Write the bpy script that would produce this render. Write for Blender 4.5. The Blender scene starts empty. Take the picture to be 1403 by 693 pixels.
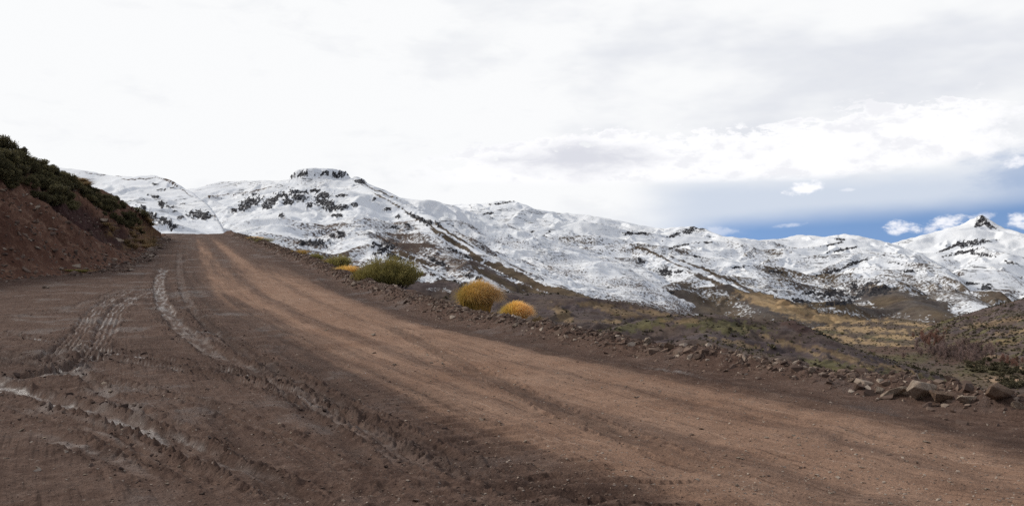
import bpy, math, random
import numpy as np

# ------------------------------------------------------------------ camera, sky, sun, exposure
F, HOR, CZ = 1215.0, 368.0, 1.6
CX, CY = 701.5, 346.5
PITCH = math.atan((HOR - CY) / F)
SUN_AZ, SUN_EL = math.radians(-66), math.radians(33)
SUN_STRENGTH = 2.4
SKY_STRENGTH = 0.1
EXPOSURE = 0.1

scene = bpy.context.scene
COL = scene.collection
cam_d = bpy.data.cameras.new('camera')
cam_d.sensor_width = 36.0
cam_d.lens = 36.0 * F / 1403.0
cam_d.clip_start = 0.1
cam_d.clip_end = 80000
cam = bpy.data.objects.new('camera', cam_d)
COL.objects.link(cam)
cam.location = (0, 0, CZ)
cam.rotation_euler = (math.pi / 2 + PITCH, 0, 0)
scene.camera = cam
scene.view_settings.view_transform = 'Standard'
scene.view_settings.look = 'None'
scene.view_settings.gamma = 1
scene.view_settings.exposure = EXPOSURE
scene.cycles.max_bounces = 4
scene.cycles.diffuse_bounces = 2
scene.cycles.glossy_bounces = 1
scene.cycles.use_denoising = False


class NT:
    """small helper for node trees"""
    def __init__(self, tree):
        self.t = tree
        self.n = tree.nodes
        self.n.clear()

    def new(self, typ, **kw):
        n = self.n.new(typ)
        for k, v in kw.items():
            setattr(n, k, v)
        return n

    def plug(self, sock, v):
        if v is None:
            return
        if isinstance(v, bpy.types.NodeSocket):
            self.t.links.new(v, sock)
        elif isinstance(v, (tuple, list)):
            sock.default_value = tuple(v) if len(sock.default_value) == len(v) else tuple(v) + (1.0,)
        else:
            sock.default_value = v

    def m(self, op, a, b=None, c=None, clamp=False):
        n = self.new('ShaderNodeMath', operation=op, use_clamp=clamp)
        self.plug(n.inputs[0], a)
        self.plug(n.inputs[1], b)
        self.plug(n.inputs[2], c)
        return n.outputs[0]

    def add(self, a, b): return self.m('ADD', a, b)
    def sub(self, a, b): return self.m('SUBTRACT', a, b)
    def mul(self, a, b): return self.m('MULTIPLY', a, b)

    def ss(self, x, a, b, lo=0.0, hi=1.0):
        """smoothstep of x from a to b (b may be below a)"""
        n = self.new('ShaderNodeMapRange', interpolation_type='SMOOTHSTEP')
        if not isinstance(a, bpy.types.NodeSocket) and not isinstance(b, bpy.types.NodeSocket) and a > b:
            a, b, lo, hi = b, a, hi, lo
        for i, v in enumerate((x, a, b, lo, hi)):
            self.plug(n.inputs[i], v)
        return n.outputs[0]

    def mix(self, f, a, b, blend='MIX'):
        n = self.new('ShaderNodeMix', data_type='RGBA', blend_type=blend)
        n.clamp_factor = True
        self.plug(n.inputs[0], f)
        self.plug(n.inputs[6], a)
        self.plug(n.inputs[7], b)
        return n.outputs[2]

    def noise(self, vec, scale=1.0, detail=4.0, rough=0.55, dist=0.0, out=0):
        n = self.new('ShaderNodeTexNoise')
        self.plug(n.inputs['Vector'], vec)
        n.inputs['Scale'].default_value = scale
        n.inputs['Detail'].default_value = detail
        n.inputs['Roughness'].default_value = rough
        n.inputs['Distortion'].default_value = dist
        return n.outputs[out]

    def voro(self, vec, scale=1.0, feature='F1', out='Distance', rnd=1.0):
        n = self.new('ShaderNodeTexVoronoi', feature=feature)
        self.plug(n.inputs['Vector'], vec)
        n.inputs['Scale'].default_value = scale
        n.inputs['Randomness'].default_value = rnd
        return n.outputs[out]

    def attr(self, name, out='Fac'):
        return self.new('ShaderNodeAttribute', attribute_name=name).outputs[out]

    def xyz(self, x, y, z):
        n = self.new('ShaderNodeCombineXYZ')
        for i, v in enumerate((x, y, z)):
            self.plug(n.inputs[i], v)
        return n.outputs[0]

    def vscale(self, vec, s):
        n = self.new('ShaderNodeVectorMath', operation='MULTIPLY')
        self.plug(n.inputs[0], vec)
        self.plug(n.inputs[1], s)
        return n.outputs[0]

    def bump(self, h, strength, dist, normal=None):
        n = self.new('ShaderNodeBump')
        n.inputs['Strength'].default_value = strength
        n.inputs['Distance'].default_value = dist
        self.plug(n.inputs['Height'], h)
        self.plug(n.inputs['Normal'], normal)
        return n.outputs[0]


def material(name):
    m = bpy.data.materials.new(name)
    m.use_nodes = True
    t = NT(m.node_tree)
    out = t.new('ShaderNodeOutputMaterial')
    b = t.new('ShaderNodeBsdfPrincipled')
    t.t.links.new(b.outputs[0], out.inputs[0])
    b.inputs['Roughness'].default_value = 0.9
    b.inputs['Specular IOR Level'].default_value = 0.25
    return m, t, b


def build_world():
    w = bpy.data.worlds.new('World')
    scene.world = w
    w.use_nodes = True
    t = NT(w.node_tree)
    out = t.new('ShaderNodeOutputWorld')
    bg = t.new('ShaderNodeBackground')
    bg.inputs['Strength'].default_value = SKY_STRENGTH
    t.t.links.new(bg.outputs[0], out.inputs[0])
    d = t.new('ShaderNodeTexCoord').outputs['Generated']
    sep = t.new('ShaderNodeSeparateXYZ')
    t.plug(sep.inputs[0], d)
    x, y, z = sep.outputs
    R2D = 180 / math.pi
    az = t.mul(t.m('ARCTAN2', x, y), R2D)
    el = t.mul(t.m('ARCSINE', z), R2D)
    # clear sky behind the clouds, read a little above the horizon where it is deeper blue
    sky = t.new('ShaderNodeTexSky', sky_type='NISHITA')
    sky.sun_disc = False
    sky.sun_elevation = SUN_EL
    sky.sun_rotation = SUN_AZ
    sky.altitude = 1200
    t.plug(sky.inputs[0], t.xyz(x, y, t.add(z, 0.45)))
    K = 1.0 / SKY_STRENGTH
    clear = t.mix(1.0, sky.outputs[0], (1.42, 1.72, 1.9), 'MULTIPLY')
    v1 = t.vscale(d, (9, 9, 26))
    n_big = t.noise(v1, 0.55, 4, 0.55)
    n_mid = t.noise(v1, 1.9, 7, 0.62, 0.3)
    n_fin = t.noise(t.vscale(d, (14, 14, 26)), 3.2, 7, 0.62)
    nb = t.sub(n_big, 0.5)
    nm = t.sub(n_mid, 0.5)
    nf = t.sub(n_fin, 0.5)

    def lin(r, g, b):
        f = lambda c: ((c / 255 + 0.055) / 1.055) ** 2.4 if c > 10 else c / 255 / 12.92
        return tuple(f(c) * K for c in (r, g, b))
    clear = t.mix(0.06, clear, lin(205, 215, 235))
    # overcast deck
    white, grey = lin(243, 244, 245), lin(219, 222, 229)
    gmask = t.add(t.mul(t.ss(az, -16, 26), 0.62), t.mul(nb, 2.1))
    gmask = t.sub(gmask, t.mul(t.ss(el, 8, 3), 0.12))
    deck = t.mix(t.ss(gmask, 0.25, 0.95), white, grey)
    soft = t.mul(t.ss(t.add(nm, t.mul(nb, 1.2)), 0.0, 0.32), 0.45)
    deck = t.mix(soft, deck, lin(228, 230, 234))
    # overhead and behind: thick but bright deck
    deck = t.mix(t.ss(el, 19, 42), deck, lin(176, 179, 186))
    deck = t.mix(t.ss(t.m('ABSOLUTE', az), 45, 90), deck, lin(176, 179, 186))
    # pale grey-blue sheet below the deck on the right
    low = t.add(t.ss(az, 4, 15), t.mul(nb, 0.5))
    sheet_f = t.mul(t.ss(t.add(el, t.mul(nm, 0.8)), 6.6, 4.6), t.ss(low, 0.1, 0.9))
    col = t.mix(sheet_f, deck, lin(203, 212, 226))
    # the open blue strip
    gap_el = t.add(el, t.add(t.mul(nb, 1.2), t.mul(t.sub(18, az), 0.06)))
    gap = t.mul(t.ss(gap_el, 3.9, 2.4), t.ss(t.add(az, t.mul(nm, 5)), 8.0, 15.0))
    col = t.mix(t.mul(gap, 0.96), col, clear)
    gap2 = t.mul(t.mul(t.ss(el, 7.3, 6.2), t.ss(t.add(az, t.mul(nm, 8)), 26, 31)), t.ss(el, 3.5, 5.0))
    col = t.mix(t.mul(gap2, 0.55), col, clear)
    # cumulus bank with a flat base and a billowing top
    base = t.add(5.35, t.add(t.mul(t.ss(az, 18, 32), 1.0), t.mul(nm, 0.9)))
    top = t.add(t.add(6.9, t.mul(t.ss(az, -7, 6), 1.9)), t.add(t.mul(t.ss(az, 14, 28), 0.9), t.mul(nm, 5.5)))
    top = t.add(top, t.mul(nf, 3.2))
    bank = t.mul(t.mul(t.ss(t.sub(el, base), -0.15, 0.5), t.ss(t.sub(top, el), -0.15, 0.4)),
                 t.mul(t.ss(az, -9, -1), t.ss(t.add(az, t.mul(nf, 9)), 31.5, 27.5)))
    # darker undersides
    und = t.mul(t.ss(t.add(t.add(t.mul(t.m('ABSOLUTE', t.sub(az, 4.5)), 0.22), t.m('ABSOLUTE', t.sub(el, 7.0))), t.mul(nm, 2.8)), 1.9, 0.3), 0.85)
    shade = t.m('MAXIMUM', und, t.mul(t.ss(t.add(nm, t.mul(nf, 0.7)), 0.02, 0.2), 0.35))
    bankc = t.mix(shade, lin(249, 249, 251), lin(206, 208, 218))
    col = t.mix(t.mul(bank, 0.95), col, bankc)
    # small separate puffs
    for pa, pe, wa, we, tilt, s in ((18.3, 4.92, 1.25, 0.42, 0.16, 1.0), (23.7, 2.35, 1.15, 0.48, 0.12, 0.85), (26.0, 2.6, 1.3, 0.5, 0.14, 0.9),
                                    (27.9, 3.0, 0.8, 0.25, 0.1, 0.5), (29.9, 2.7, 0.9, 0.5, 0.0, 0.85), (20.9, 4.75, 0.6, 0.16, 0.1, 0.4),
                                    (17.6, 2.7, 1.0, 0.15, 0.1, 0.35), (29.6, 5.9, 0.7, 0.4, 0.1, 0.7), (13.2, 2.35, 1.0, 0.25, 0.0, 0.3)):
        da = t.sub(az, pa)
        de = t.sub(t.sub(el, pe), t.mul(da, tilt))
        q = t.add(t.m('POWER', t.mul(t.m('ABSOLUTE', da), 1 / wa), 2.0), t.m('POWER', t.mul(t.m('ABSOLUTE', de), 1 / we), 2.0))
        pf = t.mul(t.ss(t.add(q, t.add(t.mul(nf, 6.0), t.mul(nm, 3.0))), 1.25, -0.25), s)
        col = t.mix(pf, col, lin(250, 250, 254))
    t.plug(bg.inputs[0], col)


build_world()
sun_d = bpy.data.lights.new('sun', 'SUN')
sun_d.energy = SUN_STRENGTH
sun_d.angle = math.radians(10)
sun_d.color = (1.0, 0.95, 0.87)
sun = bpy.data.objects.new('sun', sun_d)
COL.objects.link(sun)
sun.rotation_euler = (math.pi / 2 - SUN_EL, 0, math.pi - SUN_AZ)
sun.location = (0, 0, 50)

# ------------------------------------------------------------------ maths helpers
rng = np.random.default_rng(7)
random.seed(7)
_P = rng.permutation(256).astype(np.int64)
_P = np.concatenate([_P, _P])
_G = rng.uniform(0, 2 * math.pi, 256)
_GX, _GY = np.cos(_G), np.sin(_G)


def perlin(x, y, seed=0):
    x = np.asarray(x, float) + seed * 17.31
    y = np.asarray(y, float) - seed * 9.77
    xi, yi = np.floor(x).astype(np.int64), np.floor(y).astype(np.int64)
    xf, yf = x - xi, y - yi
    u = xf * xf * xf * (xf * (xf * 6 - 15) + 10)
    v = yf * yf * yf * (yf * (yf * 6 - 15) + 10)

    def g(ix, iy, fx, fy):
        h = _P[(_P[(xi + ix) & 255] + yi + iy) & 255]
        return _GX[h] * fx + _GY[h] * fy
    a, b = g(0, 0, xf, yf), g(1, 0, xf - 1, yf)
    c, d = g(0, 1, xf, yf - 1), g(1, 1, xf - 1, yf - 1)
    return (a + u * (b - a) + v * ((c + u * (d - c)) - (a + u * (b - a)))) * 1.4


def fbm(x, y, oct=4, seed=0, gain=0.5):
    r, a = 0.0, 1.0
    for i in range(oct):
        r = r + a * perlin(x, y, seed + i)
        x, y, a = x * 2.03, y * 2.03, a * gain
    return r


def ridged(x, y, oct=4, seed=0, gain=0.5):
    r, a, w = 0.0, 1.0, 1.0
    for i in range(oct):
        n = 1 - np.abs(perlin(x, y, seed + i))
        n = n * n * w
        r = r + a * n
        w = np.clip(n * 1.6, 0, 1)
        x, y, a = x * 2.03, y * 2.03, a * gain
    return r


def sstep(x, a, b):
    t = np.clip((np.asarray(x, float) - a) / (b - a), 0, 1)
    return t * t * (3 - 2 * t)


def ray(px, py):
    a, b = (np.asarray(px, float) - CX) / F, (CY - np.asarray(py, float)) / F
    c, s = math.cos(PITCH), math.sin(PITCH)
    return a, c - b * s, s + b * c


def project(x, y, z):
    c, s = math.cos(PITCH), math.sin(PITCH)
    dz = z - CZ
    yy = np.maximum(y * c + dz * s, 1e-3)
    return CX + F * x / yy, CY - F * (dz * c - y * s) / yy


def at(px, py, D):
    dx, dy, dz = ray(px, py)
    k = D / np.hypot(dx, dy)
    return np.array([dx * k, dy * k, CZ + dz * k])


def catmull(P, n=4):
    P = np.asarray(P, float)
    Q = np.vstack([2 * P[0] - P[1], P, 2 * P[-1] - P[-2]])
    out = []
    for i in range(1, len(Q) - 2):
        for k in range(n):
            t = k / n
            a, b, c, d = Q[i - 1], Q[i], Q[i + 1], Q[i + 2]
            out.append(0.5 * ((2 * b) + (c - a) * t + (2 * a - 5 * b + 4 * c - d) * t * t + (3 * b - a - 3 * c + d) * t ** 3))
    out.append(Q[-2])
    return np.array(out)


def polyd(P, x, y, vals=None):
    """unsigned distance, distance to the right of travel (signed), arc length, interpolated values"""
    P = np.asarray(P, float)
    best = np.full(x.shape, 1e18)
    sg = np.zeros(x.shape)
    ss = np.zeros(x.shape)
    vv = None if vals is None else np.zeros(x.shape)
    s0 = 0.0
    for i in range(len(P) - 1):
        ax, ay = P[i, 0], P[i, 1]
        ex, ey = P[i + 1, 0] - ax, P[i + 1, 1] - ay
        L = math.hypot(ex, ey)
        if L < 1e-6:
            continue
        t = np.clip(((x - ax) * ex + (y - ay) * ey) / (L * L), 0, 1)
        dx, dy = x - ax - t * ex, y - ay - t * ey
        d2 = dx * dx + dy * dy
        m = d2 < best
        best = np.where(m, d2, best)
        sg = np.where(m, (x - ax) * ey - (y - ay) * ex, sg)
        ss = np.where(m, s0 + t * L, ss)
        if vals is not None:
            vv = np.where(m, vals[i] + t * (vals[i + 1] - vals[i]), vv)
        s0 += L
    d = np.sqrt(best)
    return d, np.sign(sg) * d, ss, vv


# ------------------------------------------------------------------ mesh helpers
def mesh_from(name, V, Q, mat, attrs=None, cols=None, smooth=True, link=True, kind=None):
    """V (n,3); Q (m,3|4) faces"""
    me = bpy.data.meshes.new(name)
    V = np.ascontiguousarray(V, dtype=np.float32)
    Q = np.ascontiguousarray(Q, dtype=np.int32)
    k = Q.shape[1]
    me.vertices.add(len(V))
    me.vertices.foreach_set('co', V.ravel())
    me.loops.add(Q.size)
    me.loops.foreach_set('vertex_index', Q.ravel())
    me.polygons.add(len(Q))
    me.polygons.foreach_set('loop_start', np.arange(0, Q.size, k, dtype=np.int32))
    me.polygons.foreach_set('loop_total', np.full(len(Q), k, dtype=np.int32))
    me.polygons.foreach_set('use_smooth', np.full(len(Q), smooth, dtype=bool))
    me.update(calc_edges=True)
    for n, a in (attrs or {}).items():
        at_ = me.attributes.new(n, 'FLOAT', 'POINT')
        at_.data.foreach_set('value', np.ascontiguousarray(a, dtype=np.float32).ravel())
    for n, a in (cols or {}).items():
        at_ = me.attributes.new(n, 'FLOAT_COLOR', 'POINT')
        c = np.ones((len(V), 4), dtype=np.float32)
        c[:, :3] = a
        at_.data.foreach_set('color', c.ravel())
    if mat:
        me.materials.append(mat)
    if not link:
        return me
    o = bpy.data.objects.new(name, me)
    COL.objects.link(o)
    if kind:
        o['kind'] = kind
    return o


def grid_faces(nr, nc):
    i = np.arange(nr - 1)[:, None] * nc + np.arange(nc - 1)[None, :]
    i = i.ravel()
    return np.stack([i, i + 1, i + nc + 1, i + nc], 1)


def sub_mesh(name, V, Q, sel, mat, attrs, kind, cols=None):
    q = Q[sel]
    used = np.unique(q)
    mp = np.zeros(len(V), dtype=np.int64)
    mp[used] = np.arange(len(used))
    return mesh_from(name, V[used], mp[q], mat, {k: a[used] for k, a in attrs.items()},
                     {k: a[used] for k, a in (cols or {}).items()}, kind=kind)


def tag(o, label, cat, group=None):
    o['label'] = label
    o['category'] = cat
    if group:
        o['group'] = group
    return o


# ------------------------------------------------------------------ near ground: profile, road, tracks
_gy = np.linspace(-80, 900, 4901)
_grade = 0.02 + 0.055 * sstep(_gy, 18, 58) - 0.17 * sstep(_gy, 100, 118)
_gz = np.concatenate([[0], np.cumsum((_grade[1:] + _grade[:-1]) * 0.5 * np.diff(_gy))])
_gz -= np.interp(0, _gy, _gz)


def G0(x, y):
    return np.interp(y, _gy, _gz)


def unproject(px, py):
    dx, dy, dz = ray(px, py)
    t = np.concatenate([np.arange(2, 30, 0.01), np.arange(30, 112, 0.02)])
    gap = CZ + dz * t - G0(0, dy * t)
    i = np.argmax(gap < 0) if (gap < 0).any() else np.argmin(gap)
    return np.array([dx * t[i], dy * t[i]])


def ground_line(pix, n=4):
    return catmull([unproject(*p) for p in pix], n)


R = ground_line([(1900, 735), (1640, 655), (1403, 590), (1300, 566), (1200, 548), (1100, 531), (1000, 514), (900, 496), (800, 477), (740, 464),
                 (660, 449), (600, 436), (540, 415), (480, 393), (430, 369), (380, 347), (335, 329), (305, 320)])
L = ground_line([(1700, 905), (1300, 815), (1000, 745), (880, 700), (760, 655), (650, 612), (560, 572), (470, 526), (390, 480), (320, 436),
                 (275, 402), (258, 370), (256, 340), (258, 321)])


def extend(P, a, b):
    d0, d1 = P[0] - P[2], P[-1] - P[-3]
    d1 = np.array([-0.3, 1.0])
    return np.vstack([P[0] + d0 / np.linalg.norm(d0) * a, P, P[-1] + d1 / np.linalg.norm(d1) * b])


R = extend(R, 60, 60)
L = extend(L, 60, 60)
Lp = L
FOOT = extend(ground_line([(-420, 452), (-220, 412), (-100, 395), (0, 384), (60, 380), (120, 375), (165, 367), (200, 347), (216, 328), (226, 319)], 3), 30, 40)


def berm_height(s):
    return 0.34 + 0.10 * perlin(s * 0.35, s * 0 + 3.3, 5) + 0.07 * perlin(s * 1.1, s * 0 + 1.3, 6)


# muddy wheel tracks on the turnout: pixels, width, depth, ribs, wetness with painted pale sky glint, rim height
TRACKS = [
    ([(226, 366), (218, 384), (219, 404), (228, 424), (246, 446), (272, 470), (305, 490), (345, 507), (420, 545), (490, 582), (560, 630), (640, 690)], 0.42, 0.05, 0, 0.8, 0.05),
    ([(228, 392), (200, 402), (176, 411), (160, 423), (149, 442), (141, 460), (132, 474), (112, 492), (70, 512)], 0.50, 0.04, 4, 1.0, 0.03),
    ([(182, 396), (150, 410), (128, 428), (112, 448), (95, 466), (70, 482), (30, 494), (-40, 502)], 0.44, 0.04, 4, 0.8, 0.03),
    ([(-60, 448), (0, 455), (60, 462), (110, 470), (150, 479), (200, 487), (250, 497), (320, 511), (400, 535), (470, 566), (540, 590), (640, 640)], 0.24, 0.05, 2, 1.0, 0.04),
    ([(40, 462), (90, 471), (130, 482), (160, 490), (250, 508), (330, 524), (410, 553), (480, 585)], 0.22, 0.05, 2, 0.8, 0.05),
    ([(-60, 528), (0, 520), (40, 512), (80, 504), (110, 494), (135, 484), (170, 470)], 0.42, 0.08, 0, 0.8, 0.07),
    ([(-60, 500), (0, 526), (60, 540), (120, 562), (190, 588), (260, 614), (340, 650), (440, 698), (520, 740)], 0.34, 0.07, 0, 0.9, 0.07),
    ([(-60, 535), (20, 556), (90, 575), (150, 598), (220, 632), (300, 672), (380, 715)], 0.28, 0.035, 2, 0.35, 0.03),
    ([(520, 440), (600, 480), (700, 530), (800, 575), (920, 620), (1100, 690)], 0.30, 0.012, 0, -0.5, 0.008),
    ([(800, 488), (860, 499), (940, 512), (1020, 533)], 0.16, 0.02, 0, 1.0, 0.02),
    ([(-40, 468), (40, 490), (110, 512), (190, 532), (300, 562), (420, 612), (520, 680)], 0.20, 0.03, 2, 0.4, 0.025),
    ([(-40, 585), (50, 598), (120, 616), (200, 650), (280, 700)], 0.24, 0.03, 0, 0.45, 0.03),
    ([(160, 440), (110, 450), (50, 458), (-60, 462)], 0.30, 0.03, 2, 0.45, 0.03),
    ([(246, 345), (246, 372), (252, 400), (272, 434), (306, 466), (352, 494), (430, 535), (520, 590), (620, 655), (700, 720)], 0.30, 0.03, 0, 0.3, 0.03),
    ([(260, 420), (310, 462), (380, 505), (470, 552), (580, 605), (700, 668), (800, 730)], 0.26, 0.03, 0, -0.6, 0.03),
    ([(180, 392), (110, 416), (40, 432), (-60, 446)], 0.34, 0.03, 0, 0.3, 0.03),
    ([(60, 470), (100, 500), (160, 545), (250, 590), (340, 618), (450, 660)], 0.18, 0.025, 0, 0.25, 0.025),
]
TR = [(ground_line(p, 4), *r) for p, *r in TRACKS]


def ground(x, y):
    """height and surface masks of the near ground"""
    x, y = np.asarray(x, float), np.asarray(y, float)
    z = G0(x, y).astype(float)
    _, dR, sR, _ = polyd(R, x, y)
    _, dL, sL, _ = polyd(Lp, x, y)
    u = dL / np.maximum(dL - dR, 0.3)
    W = np.maximum(dL - dR, 0.3)
    wob = 0.12 * perlin(sR * 0.12, sR * 0 + 2.0, 11) + 0.05 * perlin(x * 0.9, y * 0.9, 12)
    on = sstep(u + wob, -0.06, 0.10) * (1 - sstep(dR, -0.6, -0.1))
    left = 1 - sstep(u, -0.02, 0.06)
    near = np.hypot(x, y) < 60
    # broad unevenness, then clods and grit
    z += 0.05 * perlin(x * 0.22, y * 0.22, 1) * (0.4 + 0.6 * left) + 0.025 * fbm(x * 0.8, y * 0.8, 2, 2) * (0.3 + 0.7 * left)
    rough = (0.35 + 0.65 * left) * (0.55 + 0.9 * sstep(fbm(x * 0.35, y * 0.35, 2, 40), -0.35, 0.6))
    z += 0.018 * fbm(x * 4.2, y * 4.2, 4, 3, 0.6) * rough
    # masks
    st = fbm(u * 9 + 0.3 * perlin(sR * 0.1, sR * 0), sR * 0.045, 3, 21)
    tan = on * (1 - sstep(u + 0.05 * st, 0.70, 0.92)) * sstep(u + 0.14 * st, -0.16, 0.36)
    far = sstep(y, 30, 62)
    twin = np.exp(-((u - 0.20) / 0.075) ** 2) + 0.9 * np.exp(-((u - 0.49) / 0.085) ** 2)
    mid = np.clip(0.95 - 0.55 * np.exp(-((u - 0.345 + 0.015 * st) / 0.05) ** 2) - 0.32 * np.exp(-((u - 0.60 + 0.02 * st) / 0.03) ** 2), 0, 1)
    crest = 1 - 0.75 * sstep(y, 72, 100)
    tan = tan * (far * np.clip(twin, 0, 1.1) * crest + (1 - far) * mid)
    tan = tan * np.clip(0.88 + 0.26 * st, 0.3, 1.15)
    z += -0.035 * on * (np.exp(-((u - 0.22) / 0.07) ** 2) + np.exp(-((u - 0.5) / 0.08) ** 2)) * (0.3 + far)
    z += 0.02 * on * st * 0.5
    # washboard ripple left by a bulldozer, in the dark strip beside the driven lane
    rip_m = np.exp(-((u - 0.06 + 0.05 * perlin(sR * 0.3, sR * 0, 31)) / 0.10) ** 2) * sstep(perlin(sR * 0.18, u * 2.2, 33) + 0.35, 0.0, 0.5)
    rip_m = rip_m * (1 - sstep(y, 17, 24))
    z += 0.016 * rip_m * np.sin(2 * math.pi * (sR + 0.6 * u + 0.08 * perlin(x * 3, y * 3, 36)) / 0.21)
    dark = 0.55 * np.exp(-((u - 0.93) / 0.10) ** 2) * on + 0.45 * sstep(fbm(x * 0.5, y * 0.5, 3, 50), 0.1, 0.8) * (1 - on)
    dark += 0.22 * np.exp(-((u - 0.0) / 0.10) ** 2) * (1 - far * 0.5)
    # old ruts pressed along the lane and the verge
    for k, (u0, wd, dp) in enumerate(((-0.34, .020, .018), (-0.26, .016, .014), (-0.17, .020, .022), (-0.10, .014, .016), (-0.03, .020, .022), (0.05, .014, .014), (0.13, .016, .012),
                                      (0.62, .012, .010), (0.70, .014, .012), (0.84, .020, .022), (0.90, .016, .018))):
        uu = u - u0 - 0.035 * perlin(sR * 0.09, sR * 0 + k, 120 + k) - 0.008 * perlin(sR * 0.7, sR * 0 + k, 130 + k)
        g = np.exp(-(uu / wd) ** 2) * sstep(perlin(sR * 0.13, sR * 0 + 2 * k, 140 + k) + 0.25, 0.0, 0.4)
        side = np.exp(-((np.abs(uu) - 2.0 * wd) / (0.8 * wd)) ** 2)
        z += -dp * g + 0.5 * dp * side * np.clip(0.5 + fbm(sR * 2.2, u * 30, 2, 150 + k), 0, 1.5) * (sstep(perlin(sR * 0.13, sR * 0 + 2 * k, 140 + k) + 0.25, 0.0, 0.4))
        dark += 0.55 * g * (0.5 + 0.5 * (u0 < 0.2))
    z += 0.022 * on * fbm(x * 1.4, y * 1.4, 3, 160, 0.55)
    tx, ty = unproject(790, 668)
    tre = np.exp(-(((x - tx) / 0.75) ** 2 + ((y - ty) / 0.55) ** 2) * 1.3)
    z += 0.035 * tre * np.sin(2 * math.pi * (sR * 0.9 + 0.8 * u) / 0.26)
    wet_glint = np.zeros_like(z)
    rim = np.zeros_like(z)
    for k, (P, w, dep, ribs, ws, rh) in enumerate(TR):
        x0, y0 = P.min(0) - 1.2
        x1, y1 = P.max(0) + 1.2
        bb = (x > x0) & (x < x1) & (y > y0) & (y < y1)
        if not bb.any():
            continue
        xx, yy = x[bb], y[bb]
        d, sd, s, _ = polyd(P, xx, yy)
        Lt = np.hypot(*np.diff(P, axis=0).T).sum()
        ends = sstep(s + 0.8 * perlin(xx * 1.5, yy * 1.5, 61), 0.0, 2.5) * (1 - sstep(s, Lt - 2.5, Lt))
        tp = s / Lt
        sd = sd + 0.05 * perlin(s * 0.9, s * 0, 60 + k)
        ad = np.abs(sd)
        ww = w * (1.15 - 0.5 * tp) * (1 + 0.18 * perlin(s * 0.5, s * 0 + 5, 70 + k))
        ins = (1 - sstep(ad, ww * 0.40, ww * 0.58)) * ends
        brk = np.clip(0.6 + 0.9 * fbm(xx * 1.1, yy * 1.1, 2, 80 + k), 0, 1)
        zz = -dep * ins * (0.6 + 0.4 * brk)
        lum = np.clip(0.45 + 0.9 * fbm(s * 6.5, sd * 9 + np.sign(sd) * 3.0, 4, 90 + k, 0.65), 0, 1.8)
        rm = np.exp(-((ad - ww * 0.5 - 0.045) / 0.042) ** 2) * ends
        zz += 0.55 * rh * rm * lum + 0.025 * rm * fbm(xx * 12, yy * 12, 3, 95, 0.6)
        if ribs:
            zz += 0.014 * ins * np.cos(2 * math.pi * sd / (ww / ribs))
            zz += 0.004 * ins * np.sin(2 * math.pi * (s + ad * 0.8) / 0.16) + 0.012 * ins * fbm(xx * 5, yy * 5, 2, 98)
        else:
            zz += 0.012 * ins * fbm(s * 3, sd * 14, 2, 97)
        z[bb] += zz
        pale = ins * (0.12 + 0.88 * sstep(fbm(s * 0.9, sd * 8, 3, 100 + k), -0.25, 0.4)) * (1 - 0.6 * sstep(tp, 0.55, 0.85))
        if ribs:
            pale = pale * (0.15 + 0.85 * sstep(np.cos(2 * math.pi * sd / (ww / ribs)), 0.0, 0.7))
        if ws > 0:
            wet_glint[bb] = np.maximum(wet_glint[bb], ws * pale)
            rim[bb] = np.maximum(rim[bb], rm * lum * 0.8)
        else:
            rim[bb] = np.maximum(rim[bb], 0.7 * ins)
    # churned hollow at the left edge of the turnout
    hx, hy = unproject(30, 488)
    h = np.exp(-(((x - hx) / 2.2) ** 2 + ((y - hy) / 2.0) ** 2))
    z += h * (-0.05 + 0.07 * fbm(x * 2.6, y * 2.6, 3, 110))
    dark = dark + 0.6 * h
    # rubble bank along the outer edge of the road, then the fall of the slope
    rr_ = np.hypot(x, y)
    bh = berm_height(sR) * np.clip(0.30 + 0.018 * rr_, 0, 0.95)
    c = (dR - 0.60 - 0.12 * perlin(sR * 0.5, sR * 0, 14)) / 0.50
    bm = np.exp(-c * c * 1.6)
    lump = fbm(x * 1.5, y * 1.5, 3, 15, 0.6)
    z += bm * (bh + 0.07 * lump + 0.035 * fbm(x * 7, y * 7, 3, 17, 0.6))
    drop = np.maximum(dR - 1.0, 0)
    z -= np.where(drop > 0, 0.42 * (np.sqrt(drop * drop + 1.0) - 1.0), 0) * (1 + 0.12 * perlin(x * 0.05, y * 0.05, 16))
    z += sstep(drop, 3, 14) * 0.5 * fbm(x * 0.3, y * 0.3, 4, 19)
    dark = dark + 0.35 * bm * sstep(lump, -0.1, 0.5)
    # scattered ridges of pushed-up mud towards the verge
    return z, dict(u=u, sR=sR, dR=dR, dL=dL, tan=np.clip(tan, 0, 1.2), dark=np.clip(dark + rim * 0.8, 0, 1), wet_glint=np.clip(wet_glint, 0, 1), berm=bm, W=W)


def gz(x, y):
    return ground(np.atleast_1d(np.asarray(x, float)), np.atleast_1d(np.asarray(y, float)))[0]


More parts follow.
